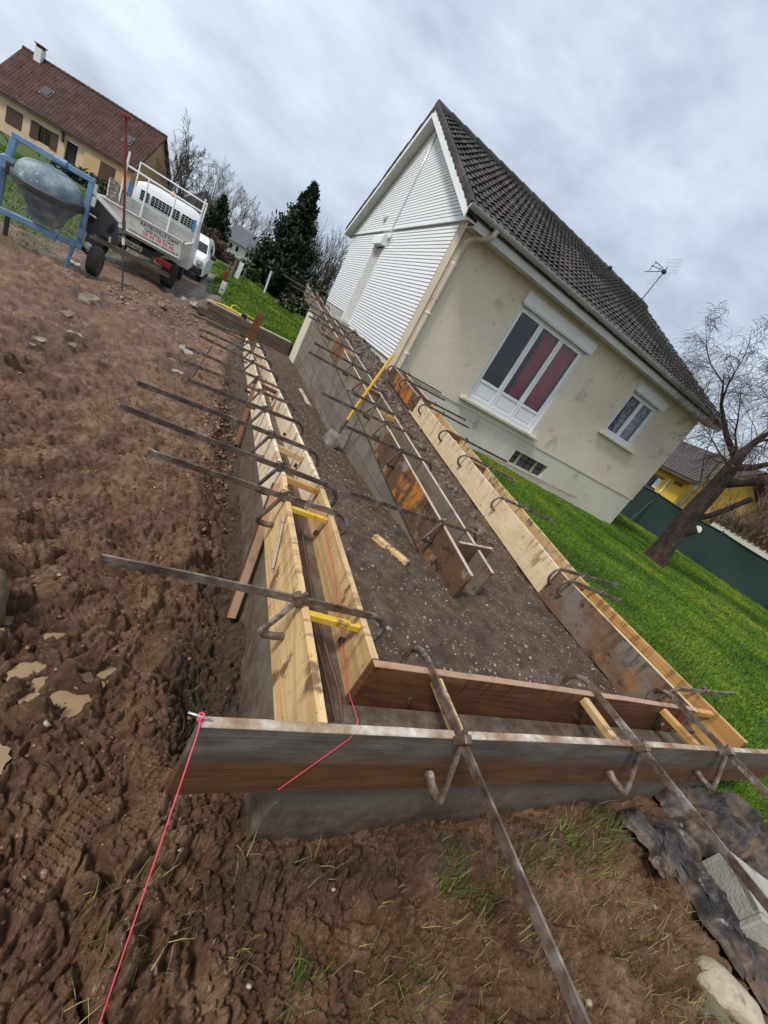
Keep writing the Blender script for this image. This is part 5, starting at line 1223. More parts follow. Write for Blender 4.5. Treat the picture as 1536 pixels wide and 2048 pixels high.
for (a, b) in ((-.58, -.36), (-.30, .44), (.50, .86)):
    mb = MB(); mb.box(((a+b)/2, 2.962, 1.68), (b-a, .02, .26), None, .02); rw = mb.build('rear_window', M['darkglass'], cab, space=FT)
    mb = MB(); n = max(2, int((b-a)/.09))
    for i in range(1, n): mb.box((a+(b-a)*i/n, 2.945, 1.68), (.010, .012, .25))
    for z in (1.62, 1.68, 1.74): mb.box(((a+b)/2, 2.945, z), (b-a-.02, .011, .008))
    mb.build('window_grille', M['greywhite'], rw, space=FT)
mb = MB(); mb.lathe([(.07, 0), (.07, .05), (.055, .10), (.02, .12)], 14, Matrix.Translation((.12, 3.3, 2.06))); mb.build('beacon', M['orange'], cab, space=FT, smooth=40)
for (x, mt) in ((-.80, 'bluestrap'), (.88, 'bluestrap')):
    mb = MB(); mb.box((x, 2.70, 1.66), (.07, .05, .34), None, .01); mb.build('strap', M[mt], tr, space=FT)
mb = MB(); mb.box((0, 2.2, .62), (.75, 4.2, .18)); mb.box((0, .35, .70), (.2, .6, .12)); mb.build('chassis', M['black'], tr, space=FT)
mb = MB(); mb.box((0, .05, .38), (1.70, .08, .11), None, .01); mb.box((.4, .2, .5), (.05, .2, .25)); mb.box((-.4, .2, .5), (.05, .2, .25)); mb.build('rear_bumper', M['oldwood'], tr, space=FT)
mb = MB(); mb.box((-.08, -.03, .635), (.52, .012, .115), None, .004); npl = mb.build('number_plate', M['plate'], tr, space=FT)
text_mesh('EL 327 AZ', .095, M['lettering_black'], (-.30, -.038, .602), npl, FT, .44, .001)
mb = MB(); mb.prism([(-.72, .02, 1.29), (-.50, .02, 1.27), (-.62, .35, 1.62), (-.80, .35, 1.66)], (.02, .03, .05)); mb.build('red_chute', M['rust_dark'], label='dark red metal chute resting on the truck tailboard', cat='chute', space=FT)
# ------------------------------------------------------------------ white car behind the truck
FC = Matrix.Translation((-2.02, 18.7, -.45))
vn = thing('white_car', 'small white van parked nose towards the site behind the truck', 'van', M=FC)
cs = [(-.05, .38, .72), (0, .30, .80), (.12, .78, .86), (.75, .92, .90), (1.25, 1.40, .78), (1.6, 1.46, .76), (3.6, 1.46, .76), (3.95, 1.30, .80), (4.05, .40, .86)]
mb = MB(); vs = []; fs = []
for (y, z, hwid) in cs:
    for (fx, fz) in ((-1, .22), (-1, .55), (-.97, .9), (-.86, 1.0), (.86, 1.0), (.97, .9), (1, .55), (1, .22)):
        wd = .86 if fz < .6 else hwid
        vs.append((fx*wd, y, .22+(z-.22)*((fz-.22)/.78)))
for i in range(len(cs)-1):
    for j in range(8): a, c = i*8+j, i*8+(j+1) % 8; fs.append((a, c, c+8, a+8))
fs += [tuple(range(7, -1, -1)), tuple(range((len(cs)-1)*8, len(cs)*8))]
mb.add(vs, fs); vb = mb.build('body', M['cabwhite'], vn, space=FC, smooth=35)
mb = MB(); mb.add([(-.74, .785, .955), (.74, .785, .955), (.66, 1.235, 1.385), (-.66, 1.235, 1.385)], [(0, 1, 2, 3)]); mb.build('windscreen', M['darkglass'], vn, space=FC)
for s_ in (-1, 1):
    mb = MB(); mb.box((s_*.64, .03, .64), (.22, .16, .20), None, .04); mb.build('headlamp', M['alu'], vn, space=FC, smooth=40)
    mb = MB(); mb.box((s_*.98, .95, .95), (.20, .12, .17), None, .04); mb.build('mirror', M['black'], vn, space=FC, smooth=40)
    mb = MB(); mb.add([(s_*.795, 1.2, .98), (s_*.79, 1.42, 1.34), (s_*.785, 2.1, 1.36), (s_*.845, 2.1, .98)], [(0, 1, 2, 3)]); mb.build('side_window', M['darkglass'], vn, space=FC)
    wheel(vn, FC, (s_*.74, .75, .30), .30, .2); wheel(vn, FC, (s_*.74, 3.3, .30), .30, .2)
    mb = MB(); mb.tube([(s_*.62, 1.5, 1.50), (s_*.62, 3.2, 1.52)], .025, 6); mb.build('roof_bar', M['black'], vn, space=FC)
mb = MB(); mb.box((0, -.05, .36), (1.62, .14, .26), None, .05); mb.box((0, -.08, .60), (.7, .06, .12), None, .02); mb.build('bumper', M['black'], vn, space=FC)
# ------------------------------------------------------------------ cement mixer trailer
mxr = thing('cement_mixer', 'scuffed blue trailer cement mixer with a tilted cement caked drum', 'cement mixer', (-3.1, 10.1, -.42))
MY = 10.1
mb = MB(); mb.bar((-3.72, MY, 1.105), (-2.57, MY, 1.10), .09, .085, bev=.008); mb.bar((-3.685, MY, 1.06), (-3.73, MY, .72), .09, .085, bev=.008); mb.bar((-2.615, MY, 1.06), (-2.62, MY, .02), .085, .08, bev=.008)
mb.tube([(-3.15, MY-.02, 1.11), (-2.98, MY-.02, 1.11)], .06, 10); mb.build('frame', M['blue'], mxr)
mb = MB(); mb.bar((-4.05, MY, -.06), (-2.58, MY, .0), .11, .10, bev=.01); mb.box((-3.03, MY-.07, -.045), (.20, .04, .11), None, .008); fm = mb.build('drawbar', M['blue'], mxr)
mb = MB(); mb.bar((-3.78, MY+.01, .70), (-3.80, MY, .02), .12, .11, bev=.02); mb.lathe([(.10, -.06), (.13, 0), (.10, .06)], 14, Matrix.Translation((-3.73, MY, .68)) @ Matrix.Rotation(PI/2, 4, 'X')); mb.build('motor_post', M['blue'], mxr, smooth=40)
mb = MB(); mb.tube([(-2.69, MY-.03, .04), (-2.70, MY-.03, -.12), (-2.735, MY-.05, -.46)], [.04, .032, .03], 6); mb.box((-2.70, MY-.03, .02), (.10, .08, .14), None, .008); mb.build('stand_leg', M['blue'], mxr)
mb = MB(); mb.box((-3.63, MY-.02, -.20), (.05, .05, .42)); mb.build('stand_leg', M['black'], mxr)
Md = Matrix.Translation((-3.155, MY, .52)) @ Matrix.Rotation(.03, 4, 'Y') @ Matrix.Rotation(.16, 4, 'X')
mb = MB(); mb.lathe([(.22, -.42), (.235, -.40), (.30, -.22), (.40, -.06), (.445, -.01), (.45, .04)], 32, Md, False); mb.lathe([(.20, -.41), (.42, .0)], 32, Md, False); dr_ = mb.build('drum_cone', M['drum'], mxr, smooth=40)
mb = MB(); mb.lathe([(.455, .04), (.475, .045), (.50, .05), (.505, .06), (.505, .15), (.495, .16), (.46, .165)], 40, Md, False); mb.build('ring_gear', M['darkgrey'], mxr, smooth=35)
mb = MB(); mb.lathe([(.46, .16), (.455, .22), (.43, .30), (.36, .375), (.25, .415), (.02, .43)], 32, Md); mb.build('drum_bowl', M['drum'], mxr, smooth=40)
mb = MB(); mb.box((-2.69, MY, .585), (.14, .20, .12), None, .02); mb.box((-3.66, MY, .63), (.12, .22, .20), None, .02); mb.build('yoke', M['black'], mxr)
mb = MB(); mb.tube([(-3.72, MY, .82), (-3.76, MY, .98), (-3.86, MY, 1.05), (-3.98, MY, .98)], .012, 6); mb.build('cable', M['black'], mxr, smooth=True)
mb = MB(); mb.box((-2.56, MY+.02, .99), (.05, .08, .17), None, .01); mb.box((-2.55, MY+.02, .80), (.06, .08, .16), None, .01); mb.build('bracket', M['white'], mxr)
PYq = 10.32
mb = MB(); mb.prism([(-2.665, PYq, .885), (-2.63, PYq, .895), (-2.19, PYq, .675), (-2.10, PYq, .34), (-2.13, PYq, .29), (-2.24, PYq, .27), (-2.33, PYq, .34), (-2.46, PYq, .32), (-2.52, PYq, .25), (-2.665, PYq, .27)], (0, .05, 0)); pn = mb.build('engine_cover', M['panel'], mxr)
mb = MB(); mb.prism([(-2.63, PYq+.05, .905), (-2.18, PYq+.05, .685), (-2.18, PYq+.40, .70), (-2.63, PYq+.40, .92)], (0, 0, -.02)); mb.build('cover_top', M['truckalu'], pn)
for (x, z, rx, rz) in ((-2.555, .63, .085, .065), (-2.575, .50, .055, .06), (-2.26, .52, .05, .11), (-2.56, .78, .025, .065)):
    mb = MB(); mb.prism([(x+rx*math.cos(2*PI*k/14)+(.25*rz*math.sin(2*PI*k/14)), PYq-.004, z+rz*math.sin(2*PI*k/14)) for k in range(14)], (0, .012, 0)); mb.build('opening', M['dark'], pn)
mb = MB(); mb.box((-2.585, PYq-.008, .572), (.155, .006, .028), Matrix.Rotation(.12, 3, 'Y')); mb.build('label_strip', M['white'], pn)
mb = MB(); mb.box((-2.245, PYq-.006, .335), (.035, .008, .10), Matrix.Rotation(-.1, 3, 'Y')); mb.build('reflector', M['greywhite'], pn)
wheel(mxr, Matrix(), (-2.39, 10.33, -.155), .265, .18)
mb = MB(); mb.bar((-2.62, 10.33, -.05), (-2.3, 10.33, -.14), .05, .05); mb.bar((-2.62, MY, -.02), (-2.62, 10.5, -.02), .07, .07); mb.build('axle', M['black'], mxr)
mb = MB(); mb.box((-2.52, 10.24, .05), (.10, .10, .11), None, .02); mb.box((-2.46, 10.24, .02), (.05, .05, .10)); mb.build('fuel_filter', M['alu'], mxr)
# steel prop
pr = thing('steel_prop', 'tall red steel prop with a pale lower tube standing in the mud before the truck', 'prop', (-1.79, 9.94, -.42))
a_, b_ = Vector((-1.79, 9.936, -.41)), Vector((-2.319, 9.936, 2.255)); L_ = lambda t: a_.lerp(b_, t)
MB().tube([L_(.44), L_(.985)], .021, 10).build('outer_tube', M['red'], pr, smooth=60)
MB().tube([L_(.0), L_(.31)], .016, 10).build('inner_tube', M['darkgrey'], pr, smooth=60)
MB().tube([L_(.305), L_(.36)], .024, 10).build('thread_sleeve', M['cut'], pr, smooth=60)
MB().tube([L_(.35), L_(.45)], .030, 10).build('collar', M['rust_dark'], pr, smooth=60)
mb = MB(); mb.box(L_(.99), (.16, .12, .055), Matrix.Rotation(-.2, 3, 'Y'), .006); mb.build('head_plate', M['red'], pr)
mb = MB(); mb.box((-1.79, 9.936, -.41), (.20, .15, .012), None, .003); mb.build('base_plate', M['rust_dark'], pr)
# ------------------------------------------------------------------ things on the far lawn
hs = MB()
P_ = lambda pts: [Vector((p[0], p[1], p[2])) for p in pts]
hs.tube(P_([(-.46, 12.02, -.025), (-.36, 12.05, -.02), (-.22, 12.12, -.0), (.10, 12.15, .0), (.34, 12.2, -.005), (.50, 12.5, -.01), (.66, 12.9, -.02)]), .014, 6)
hs.tube(P_([(-.22, 12.12, .0), (.0, 12.05, .03), (.20, 12.02, .03), (.36, 12.0, -.02), (.40, 11.96, -.06)]), .014, 6)
hs.tube(P_([(.05, 12.1, .0), (.07, 12.2, .10), (.15, 12.3, .13), (.24, 12.35, .10)]), .012, 6)
hs.tube(P_([(-.15, 12.1, .0), (.05, 12.08, -.02), (.25, 12.04, .0), (.42, 12.2, .06), (.6, 12.3, .03), (.72, 12.4, .0)]), .012, 6)
hs.build('garden_hose', M['hose'], smooth=True, label='tangled yellow hose lying along the sleepers at the lawn edge', cat='hose')
mb = MB(); mb.box((.40, 12.02, .02), (.14, .10, .12), None, .02); mb.build('black_box', M['black'], label='small black box beside the rust brown upright board on the sleepers', cat='box')
sp = thing('marker_post', 'flaky white post with a dark red top standing on the far lawn', 'post', (-.4, 16.6, -.35))
mb = MB(); mb.box((-.37, 16.6, -.09), (.13, .10, .54), Matrix.Rotation(.02, 3, 'Y'), .01); mb.build('white_part', M['white'], sp)
mb = MB(); mb.box((-.385, 16.6, .35), (.11, .09, .34), Matrix.Rotation(-.05, 3, 'Y'), .01); mb.build('red_part', M['red'], sp)
mb = MB(); mb.box((-.385, 16.545, -.26), (.07, .02, .07)); mb.box((-.36, 16.545, -.08), (.05, .02, .04)); mb.build('dark_patch', M['black'], sp)
mb = MB(); mb.tube([(-.28, 16.58, .19), (-.275, 16.58, .05), (-.285, 16.58, -.1), (-.30, 16.58, -.24)], .018, 6); mb.build('white_cord', M['white'], sp)
for (x, y, h_, r_, lab) in ((-.55, 24.2, .95, .045, 'slim dark leaning fence post left of the white board'), (-.34, 24.0, 1.15, .07, 'thick dark wooden post just left of the white board'), (.16, 24.3, 1.0, .06, 'dark wooden post just right of the white board')):
    mb = MB(); mb.tube([(x, y, -.4), (x+.03, y, -.4+h_)], r_, 8); mb.build('fence_post', M['oldwood'], smooth=40, label=lab, cat='post', group='posts on the far lawn')
mb = MB(); mb.box((-.10, 24, .30), (.20, .04, .95), Matrix.Rotation(.06, 3, 'Y')); mb.box((.02, 24, -.12), (.12, .035, .18)); mb.build('white_board', M['pvc'], label='white board standing upright between dark posts on the far lawn', cat='board')
mb = MB(); mb.tube([(1.48, 27.5, -.4), (1.44, 27.5, 1.05)], .055, 8); mb.build('white_stake', M['whitewash'], smooth=40, label='thin white stake in front of the dark evergreen', cat='stake')
mb = MB()
for k in range(26): mb.box((3.3+k*.09+random.uniform(-.05, .05), 36.4-k*.06+random.uniform(-.2, .2), -.24), (.22*random.uniform(.6, 1.2), .2, .12*random.uniform(.6, 1.3)), Matrix.Rotation(random.uniform(0, 3), 3, 'Z'), .03)
mb.build('border_stones', M['whitewash'], kind='stuff', label='row of whitish border stones at the edge of the far lawn under the bushes', cat='stones')

# ------------------------------------------------------------------ vegetation
def grow(trunk, twig, p, d, L, r, lev, P, rnd):
    """recursive bare branch: segments of decreasing radius; fine levels go to the twig mesh"""
    n = P['seg'][lev]; pts = [p.copy()]; rs = [r]; q = p.copy(); dd = d.copy(); g = P['grav'][lev]
    for i in range(n):
        dd = (dd + Vector((rnd.gauss(0, 1), rnd.gauss(0, 1), rnd.gauss(0, 1)))*P['wig'][lev] + Vector((0, 0, g))).normalized()
        q = q + dd*(L/n); pts.append(q.copy()); rs.append(max(r*(1-(i+1)/n*P['taper'][lev]), P['rmin']))
    tgt = trunk if lev <= P['trunk_lev'] else twig
    tgt.tube(pts, rs, (10, 7, 5, 3, 3)[min(lev+P.get('thin', 0), 4)], False)
    if lev+1 >= len(P['seg']): return
    nk = P['kids'][lev]
    for k in range(nk):
        t = P['start'][lev]+(1-P['start'][lev])*(k+rnd.random())/nk
        i = min(int(t*n), n-1); f = t*n-i; bp = pts[i].lerp(pts[i+1], f); br = rs[i]+(rs[i+1]-rs[i])*f
        ax = (pts[i+1]-pts[i]).normalized(); o = ax.orthogonal().normalized(); o.rotate(Matrix.Rotation(rnd.uniform(0, 2*PI)+k*2.4, 3, ax))
        sp = P['spread'][lev]*rnd.uniform(.7, 1.3); nd = (ax*math.cos(sp)+o*math.sin(sp)).normalized()
        grow(trunk, twig, bp, nd, L*P['len'][lev]*rnd.uniform(.6, 1.15)*(1.15-.55*t), max(br*P['rad'][lev], P['rmin']), lev+1, P, rnd)
def bare_tree(name, pos, P, h, r, label, mats, seed, group=None, lean=(0, 0, 1), stems=1):
    rnd = random.Random(seed); t = thing(name, label, 'tree' if 'tree' in name or 'birch' in name else 'shrub', pos, group)
    tk, tw = MB(), MB(); p = Vector(pos)
    for s_ in range(stems):
        a = 2*PI*s_/max(stems, 1)+rnd.random(); k = P.get('fan', 0)
        d = Vector((lean[0]+k*math.cos(a)*rnd.uniform(.3, 1), lean[1]+k*math.sin(a)*rnd.uniform(.3, 1), lean[2])).normalized()
        grow(tk, tw, p+Vector((math.cos(a), math.sin(a), 0))*(.12*(stems > 1)*rnd.random()*3), d, h*rnd.uniform(.75, 1) if stems > 1 else h, r, 0, P, rnd)
    tk.build('trunk', mats[0], t, smooth=True); tw.build('crown', mats[1], t)
    return t
PB = dict(seg=[8, 6, 6, 6], grav=[.02, .02, -.05, -.22], wig=[.06, .14, .16, .12], taper=[.75, .85, .9, .9], rmin=.0028, trunk_lev=1, kids=[9, 10, 12], start=[.35, .15, .05], spread=[.75, .85, .9], len=[.52, .5, .52], rad=[.45, .45, .45])
PF = dict(seg=[6, 5, 4, 3], grav=[.03, .08, .06, .02], wig=[.08, .14, .15, .15], taper=[.8, .85, .9, .9], rmin=.010, trunk_lev=1, kids=[11, 8, 6], start=[.22, .15, .1], spread=[.6, .6, .6], len=[.5, .5, .5], rad=[.45, .45, .5], thin=1)
PS = dict(seg=[6, 5, 4], grav=[.06, .07, .05], wig=[.10, .13, .14], taper=[.85, .85, .9], rmin=.008, trunk_lev=0, kids=[9, 6], start=[.2, .15], spread=[.45, .5], len=[.45, .45], rad=[.5, .5], thin=1, fan=.55)
PW_ = dict(PS); PW_['kids'] = [13, 7]; PW_['fan'] = .75; PW_['rmin'] = .007
M['twigscrub'] = basic('brown_scrub_twigs', [(.10, .062, .040, 1), (.19, .13, .088, 1)], 3, (.8, .9), rand=False)
# the birch by the fence: hand-placed trunk and limbs, generated twigs
bi = thing('birch_tree', 'thick red brown birch with a white cut stub on the lawn before the fence', 'tree', (11.15, 6.1, 0)); bt, bw = MB(), MB(); rb_ = random.Random(5)
zc = lambda z: z if z < 2.6 else 2.6+(z-2.6)*.50
def limb(pts, rs, mb=None): (mb or bt).tube([Vector((p[0], p[1], zc(p[2]))) for p in pts], rs, 10, True)
bx0, by0 = 11.15, 6.08
limb([(bx0-.02, by0, -.15), (bx0, by0, .08), (bx0-.02, by0+.02, .5), (bx0-.08, by0+.04, 1.0), (bx0-.10, by0+.06, 1.6), (bx0-.06, by0+.08, 2.2), (bx0-.10, by0+.1, 2.9), (bx0-.2, by0+.1, 3.6), (bx0-.1, by0+.1, 4.4), (bx0, by0, 5.4), (bx0+.1, by0, 6.6)], [.34, .27, .235, .22, .205, .18, .15, .11, .07, .035, .010])
limb([(bx0-.06, by0+.02, .85), (bx0+.0, by0-.12, 1.08), (bx0+.04, by0-.24, 1.22)], [.15, .13, .115])
limb([(bx0-.10, by0+.04, 1.30), (bx0+.06, by0-.22, 1.62), (bx0+.17, by0-.38, 2.0), (bx0+.22, by0-.48, 2.25)], [.09, .07, .06, .055])
limb([(bx0-.08, by0+.08, 2.3), (bx0+.25, by0-.35, 2.9), (bx0+.6, by0-.8, 3.7), (bx0+1.0, by0-1.2, 4.8)], [.09, .08, .06, .03])
limb([(bx0-.12, by0+.1, 2.95), (bx0+.12, by0-.15, 3.4), (bx0+.35, by0-.4, 4.2), (bx0+.5, by0-.5, 5.3)], [.10, .075, .045, .010])
limb([(bx0-.15, by0+.1, 3.3), (bx0-.55, by0+.45, 4.0), (bx0-.95, by0+.8, 5.0), (bx0-1.2, by0+1.1, 6.2)], [.08, .06, .035, .010])
P1 = dict(PB); P1['seg'] = PB['seg'][1:]; P1['grav'] = [.01, -.06, -.20]; P1['wig'] = [.12, .16, .13]; P1['taper'] = [.9, .9, .9]; P1['kids'] = [13, 20]; P1['start'] = [.1, .05]; P1['spread'] = [.8, .9]; P1['len'] = [.5, .62]; P1['rad'] = [.5, .5]; P1['trunk_lev'] = -1
for (p, d, L, r) in [((bx0-.1, by0+.1, 2.8), (-.5, .6, .6), 1.9, .03), ((bx0-.15, by0+.1, 3.4), (-.8, .3, .55), 2.3, .035), ((bx0-.6, by0+.5, 4.1), (-.7, .5, .4), 2.2, .03), ((bx0-.9, by0+.8, 4.9), (-.8, -.1, .5), 2.2, .028), ((bx0-1.1, by0+1.0, 5.8), (-.6, .5, .5), 2.0, .022),
                     ((bx0-.15, by0+.1, 4.0), (-.5, -.5, .7), 2.2, .035), ((bx0, by0, 5.0), (-.7, .2, .6), 2.3, .03), ((bx0+.1, by0, 6.2), (-.4, .3, .8), 2.2, .03), ((bx0+.3, by0-.35, 3.8), (.2, -.9, .4), 2.2, .035), ((bx0+.4, by0-.45, 4.6), (.5, -.6, .6), 2.2, .03),
                     ((bx0+.7, by0-.9, 4.0), (.4, -.9, .3), 2.2, .03), ((bx0+.9, by0-1.1, 4.6), (.0, -.8, .6), 2.2, .03), ((bx0+.45, by0-.5, 5.2), (-.3, -.6, .7), 2.2, .03), ((bx0, by0, 4.6), (.6, .2, .7), 2.0, .03), ((bx0+.2, by0-.3, 3.2), (-.3, -.8, .5), 1.9, .03), ((bx0-.1, by0+.05, 3.7), (-.9, -.4, .3), 2.2, .03)]:
    grow(bt, bw, Vector((p[0], p[1], zc(p[2]))), Vector((d[0], d[1], d[2]*.75)).normalized(), L*.82, r*.85, 0, P1, rb_)
trk = bt.build('trunk', M['birchbark'], bi, smooth=True); bw.build('crown', M['twig'], bi)
mb = MB(); dcut = Vector((.45, -.72, .50)).normalized(); dcut = Vector((-.45, -.82, .35)).normalized(); pc = Vector((bx0+.02, by0-.25, 1.22)); mb.tube([pc-dcut*.05, pc+dcut*.03], .085, 14); mb.build('cut_face', M['cut'], trk)
mb = MB(); dcut = Vector((.2, -.4, .9)).normalized(); pc = Vector((bx0+.22, by0-.48, 2.25)); mb.tube([pc-dcut*.03, pc+dcut*.16], .060, 12); mb.build('cut_face', M['black'], trk)
P2 = dict(PB); P2['kids'] = [10, 9, 12]; P2['start'] = [.32, .15, .05]
a = math.radians(59.4); bare_tree('birch_tree', (21.6*math.sin(a), 21.6*math.cos(a), -.1), P2, 6.4, .11, 'slimmer mossy birch behind the fence in front of the yellow house', (M['mossbark'], M['twig']), 11)
a = math.radians(52.5); bare_tree('birch_tree', (23*math.sin(a), 23*math.cos(a), -.1), P2, 6.6, .10, 'slender birch standing half hidden behind the right roof end', (M['greybark'], M['twig']), 12)
# leaf clouds
def leafcloud(pts, size, mat, name, parent, elong=1.8, up=0.0):
    n = len(pts); d1 = rng.normal(size=(n, 3)); d1[:, 2] += up; d1 /= np.linalg.norm(d1, axis=1)[:, None]
    d2 = np.cross(d1, rng.normal(size=(n, 3))); d2 /= np.linalg.norm(d2, axis=1)[:, None]
    s = size*rng.uniform(.6, 1.4, (n, 1)); a = pts-d1*s*elong/2; b = pts+d2*s*.4; c = pts+d1*s*elong/2; d = pts-d2*s*.4
    V = np.stack([a, b, c, d], 1).reshape(-1, 3); F = np.arange(n*4).reshape(-1, 4)
    return npmesh(name, V, F, mat, parent=parent)
def conifer(pos, h, rad, label, n, size, seed, mat='conifer', group=None, name='conifer_tree'):
    r_ = np.random.default_rng(seed); t = thing(name, label, 'tree', pos, group); p0 = np.array(pos)
    mb = MB(); mb.tube([Vector(pos), Vector(pos)+Vector((0, 0, h*.95))], [.16*h/6, .02], 7); mb.build('trunk', M['greybark'], t)
    pts = []; nb = 150
    for k in range(nb):
        z = h*(.03+.95*((k+r_.random())/nb)**1.05); R = rad*(1-z/h)**.95*r_.uniform(.6, 1.3)+.05; a = r_.uniform(0, 2*PI); m = max(5, int(n/nb*(R/rad+.18)*1.6))
        u = r_.random(m)**.55; sp = .12+.20*u*R
        x = np.cos(a)*u*R + r_.normal(size=m)*sp*.5; y = np.sin(a)*u*R + r_.normal(size=m)*sp*.5; zz = z + u*u*R*.55 + r_.normal(size=m)*sp*.5
        pts.append(np.stack([x, y, np.maximum(zz, .05)], 1)+p0)
    leafcloud(np.vstack(pts), size, M[mat], 'crown', t, 2.2, .8); return t
def bush(pos, rx, ry, rz, label, n, size, mat, seed, name='bush', cat='bush', group=None, twiggy=False):
    r_ = np.random.default_rng(seed); t = thing(name, label, cat, pos, group)
    k = 26; cen = np.stack([r_.normal(size=k)*rx*.42, r_.normal(size=k)*ry*.42, r_.uniform(.15, .85, k)*rz], 1)
    w_ = r_.integers(0, k, n); p = cen[w_]+r_.normal(size=(n, 3))*np.array([rx, ry, rz])*.17; p[:, 2] = np.abs(p[:, 2])
    leafcloud(p+np.array(pos), size, M[mat], 'foliage', t, 9 if twiggy else 1.7, 3.5 if twiggy else 0)
    mb = MB()
    for q in range(7): c = cen[q]; mb.tube([Vector(pos), Vector(pos)+Vector((c[0]*.5, c[1]*.5, c[2]*.6)), Vector(pos)+Vector(c)], [.04, .03, .012], 5)
    mb.build('stems', M['greybark'], t); return t
conifer((2.25, 31.5, -.4), 7.0, 1.9, 'large dark evergreen tree behind the far lawn', 34000, .125, 1)
conifer((-3.4, 52, -.4), 4.9, 1.5, 'dark conifer on the left of the white cottage roof', 5000, .17, 2)
bush((.35, 30.0, -.35), .6, .6, 1.0, 'green bush between the white board and the dark evergreen', 2200, .14, 'laurel', 4)
bush((3.5, 26.5, -.35), 1.3, .7, .85, 'low pale green shrub under the ends of the clamps', 2400, .12, 'laurel', 5)
bush((5.6, 25.5, -.35), 1.7, 1.2, 2.1, 'rounded olive laurel bush beside the white gable', 5200, .14, 'laurel', 6)
for i, (x, y, h, st, lab) in enumerate([(4.0, 33.5, 5.0, 16, 'dense leafless shrub just right of the dark evergreen'), (5.6, 33, 5.2, 16, 'bare bushy shrub with upright twigs next to the white gable'), (4.9, 36, 5.4, 14, 'bare twiggy shrub between two others behind the evergreen')]):
    bare_tree('bare_shrub', (x, y, -.4), PS, h, .05, lab, (M['twigbrown'], M['twigbrown']), 30+i, stems=st)
r_ = random.Random(3)
tl = ['bare tree close to the right gable of the ochre house', 'second bare tree right of the ochre house, taller', 'bare bush tree above the truck cab', 'bare tree in the middle of the far tree line over the truck rack']
for i, (azd, d, h) in enumerate([(-8.3, 47, 6.4), (-7.3, 50, 6.0), (-6.2, 52, 5.4), (-5.2, 56, 5.4)]):
    a = math.radians(azd); bare_tree('bare_tree', (d*math.sin(a), d*math.cos(a), -.4), PF, h, .12, tl[i], (M['twigbrown'], M['twigbrown']), 50+i, stems=2 if i < 2 else 1)
far = [(-4.6, 78, 8.2), (-3.9, 82, 7.6), (-3.2, 80, 8.6), (-2.5, 84, 7.8), (-1.9, 80, 7.2), (-1.2, 86, 8.0), (-.6, 82, 7.0), (.0, 88, 7.4), (.7, 84, 6.4), (1.3, 88, 6.6)]
for i, (azd, d, h) in enumerate(far):
    a = math.radians(azd); bare_tree('bare_tree', (d*math.sin(a), d*math.cos(a), -.4), PF, h, .13, 'leafless tree of the far tree line above the white cottage, %s from the left' % ORD[i], (M['twigfar'], M['twigfar']), 70+i, group='leafless trees of the far tree line')
for i, (x, y, rx, h, lab) in enumerate([(-3.7, 42, 1.3, 1.55, 'brown winter hedge section beside the white van'), (-2.3, 43, 1.1, 1.15, 'brown winter hedge section left of the white cottage'), (-1.0, 44, .9, .7, 'brown winter hedge section under the white cottage wall'), (-5.3, 43, 1.4, 1.7, 'brown winter hedge section behind the truck bed')]):
    bush((x, y, -.4), rx, .7, h, lab, 6500, .08, 'brownhedge', 90+i, 'hedge', 'hedge', 'sections of the brown hedge')
bush((-9.5, 38, -.4), 2.6, .9, .85, 'low green hedge before the ochre house', 2200, .16, 'laurel', 96, 'hedge', 'hedge')
# ------------------------------------------------------------------ right background
fn = thing('net_fence', 'dark green shade net fence with slim posts along the far side of the lawn', 'fence', (17.5, 9, 0))
FP = [(15.6, 13.2), (16.9, 10.9), (17.9, 8.6), (18.9, 6.3), (19.9, 4.0), (20.9, 1.6), (21.9, -.9)]
def gz0(x, y): return float(ground_z(np.array([x], float), np.array([y], float), False)[0])
for i in range(len(FP)-1):
    (x0, y0), (x1, y1) = FP[i], FP[i+1]; vs = []; fs = []; n, m = 14, 8
    for a in range(n+1):
        for b in range(m+1):
            t = a/n; s_ = b/m; x = x0+(x1-x0)*t; y = y0+(y1-y0)*t; bow = .05*math.sin(PI*t)*math.sin(PI*s_)+.012*math.sin(9*t+5*s_+i); sag = -.04*math.sin(PI*t)*s_
            vs.append((x+bow, y+bow*.4, gz0(x, y)-.02+1.47*s_+sag))
    for a in range(n):
        for b in range(m): q = a*(m+1)+b; fs.append((q, q+m+1, q+m+2, q+1))
    mb = MB(); mb.add(vs, fs); mb.build('net_panel', M['mesh'], fn, smooth=True)
    mb = MB(); mb.tube([(vs[a*(m+1)+m][0]-.02, vs[a*(m+1)+m][1], vs[a*(m+1)+m][2]) for a in range(n+1)], .022, 5); mb.build('top_wire', M['netedge'], fn)
for i, (x, y) in enumerate(FP):
    mb = MB(); z = gz0(x, y); mb.tube([(x-.05, y-.02, z-.2), (x-.05, y-.02, z+1.52)], .026, 7); mb.build('fence_post', M['netedge'], fn)
    if i in (1, 3, 5):
        mb = MB(); mb.tube([(x-1.1, y-.5, z-.1), (x-.05, y-.02, z+1.15)], .022, 6); mb.build('brace', M['netedge'], fn)
mb = MB(); mb.box((13.0, 9.4, .65), (.10, .10, 1.5), None, .01); mb.tube([(12.6, 9.1, 0), (13.0, 9.4, .9)], .022, 6); mb.build('gate_post', M['netedge'], label='dark green post with a brace just behind the house corner', cat='post')
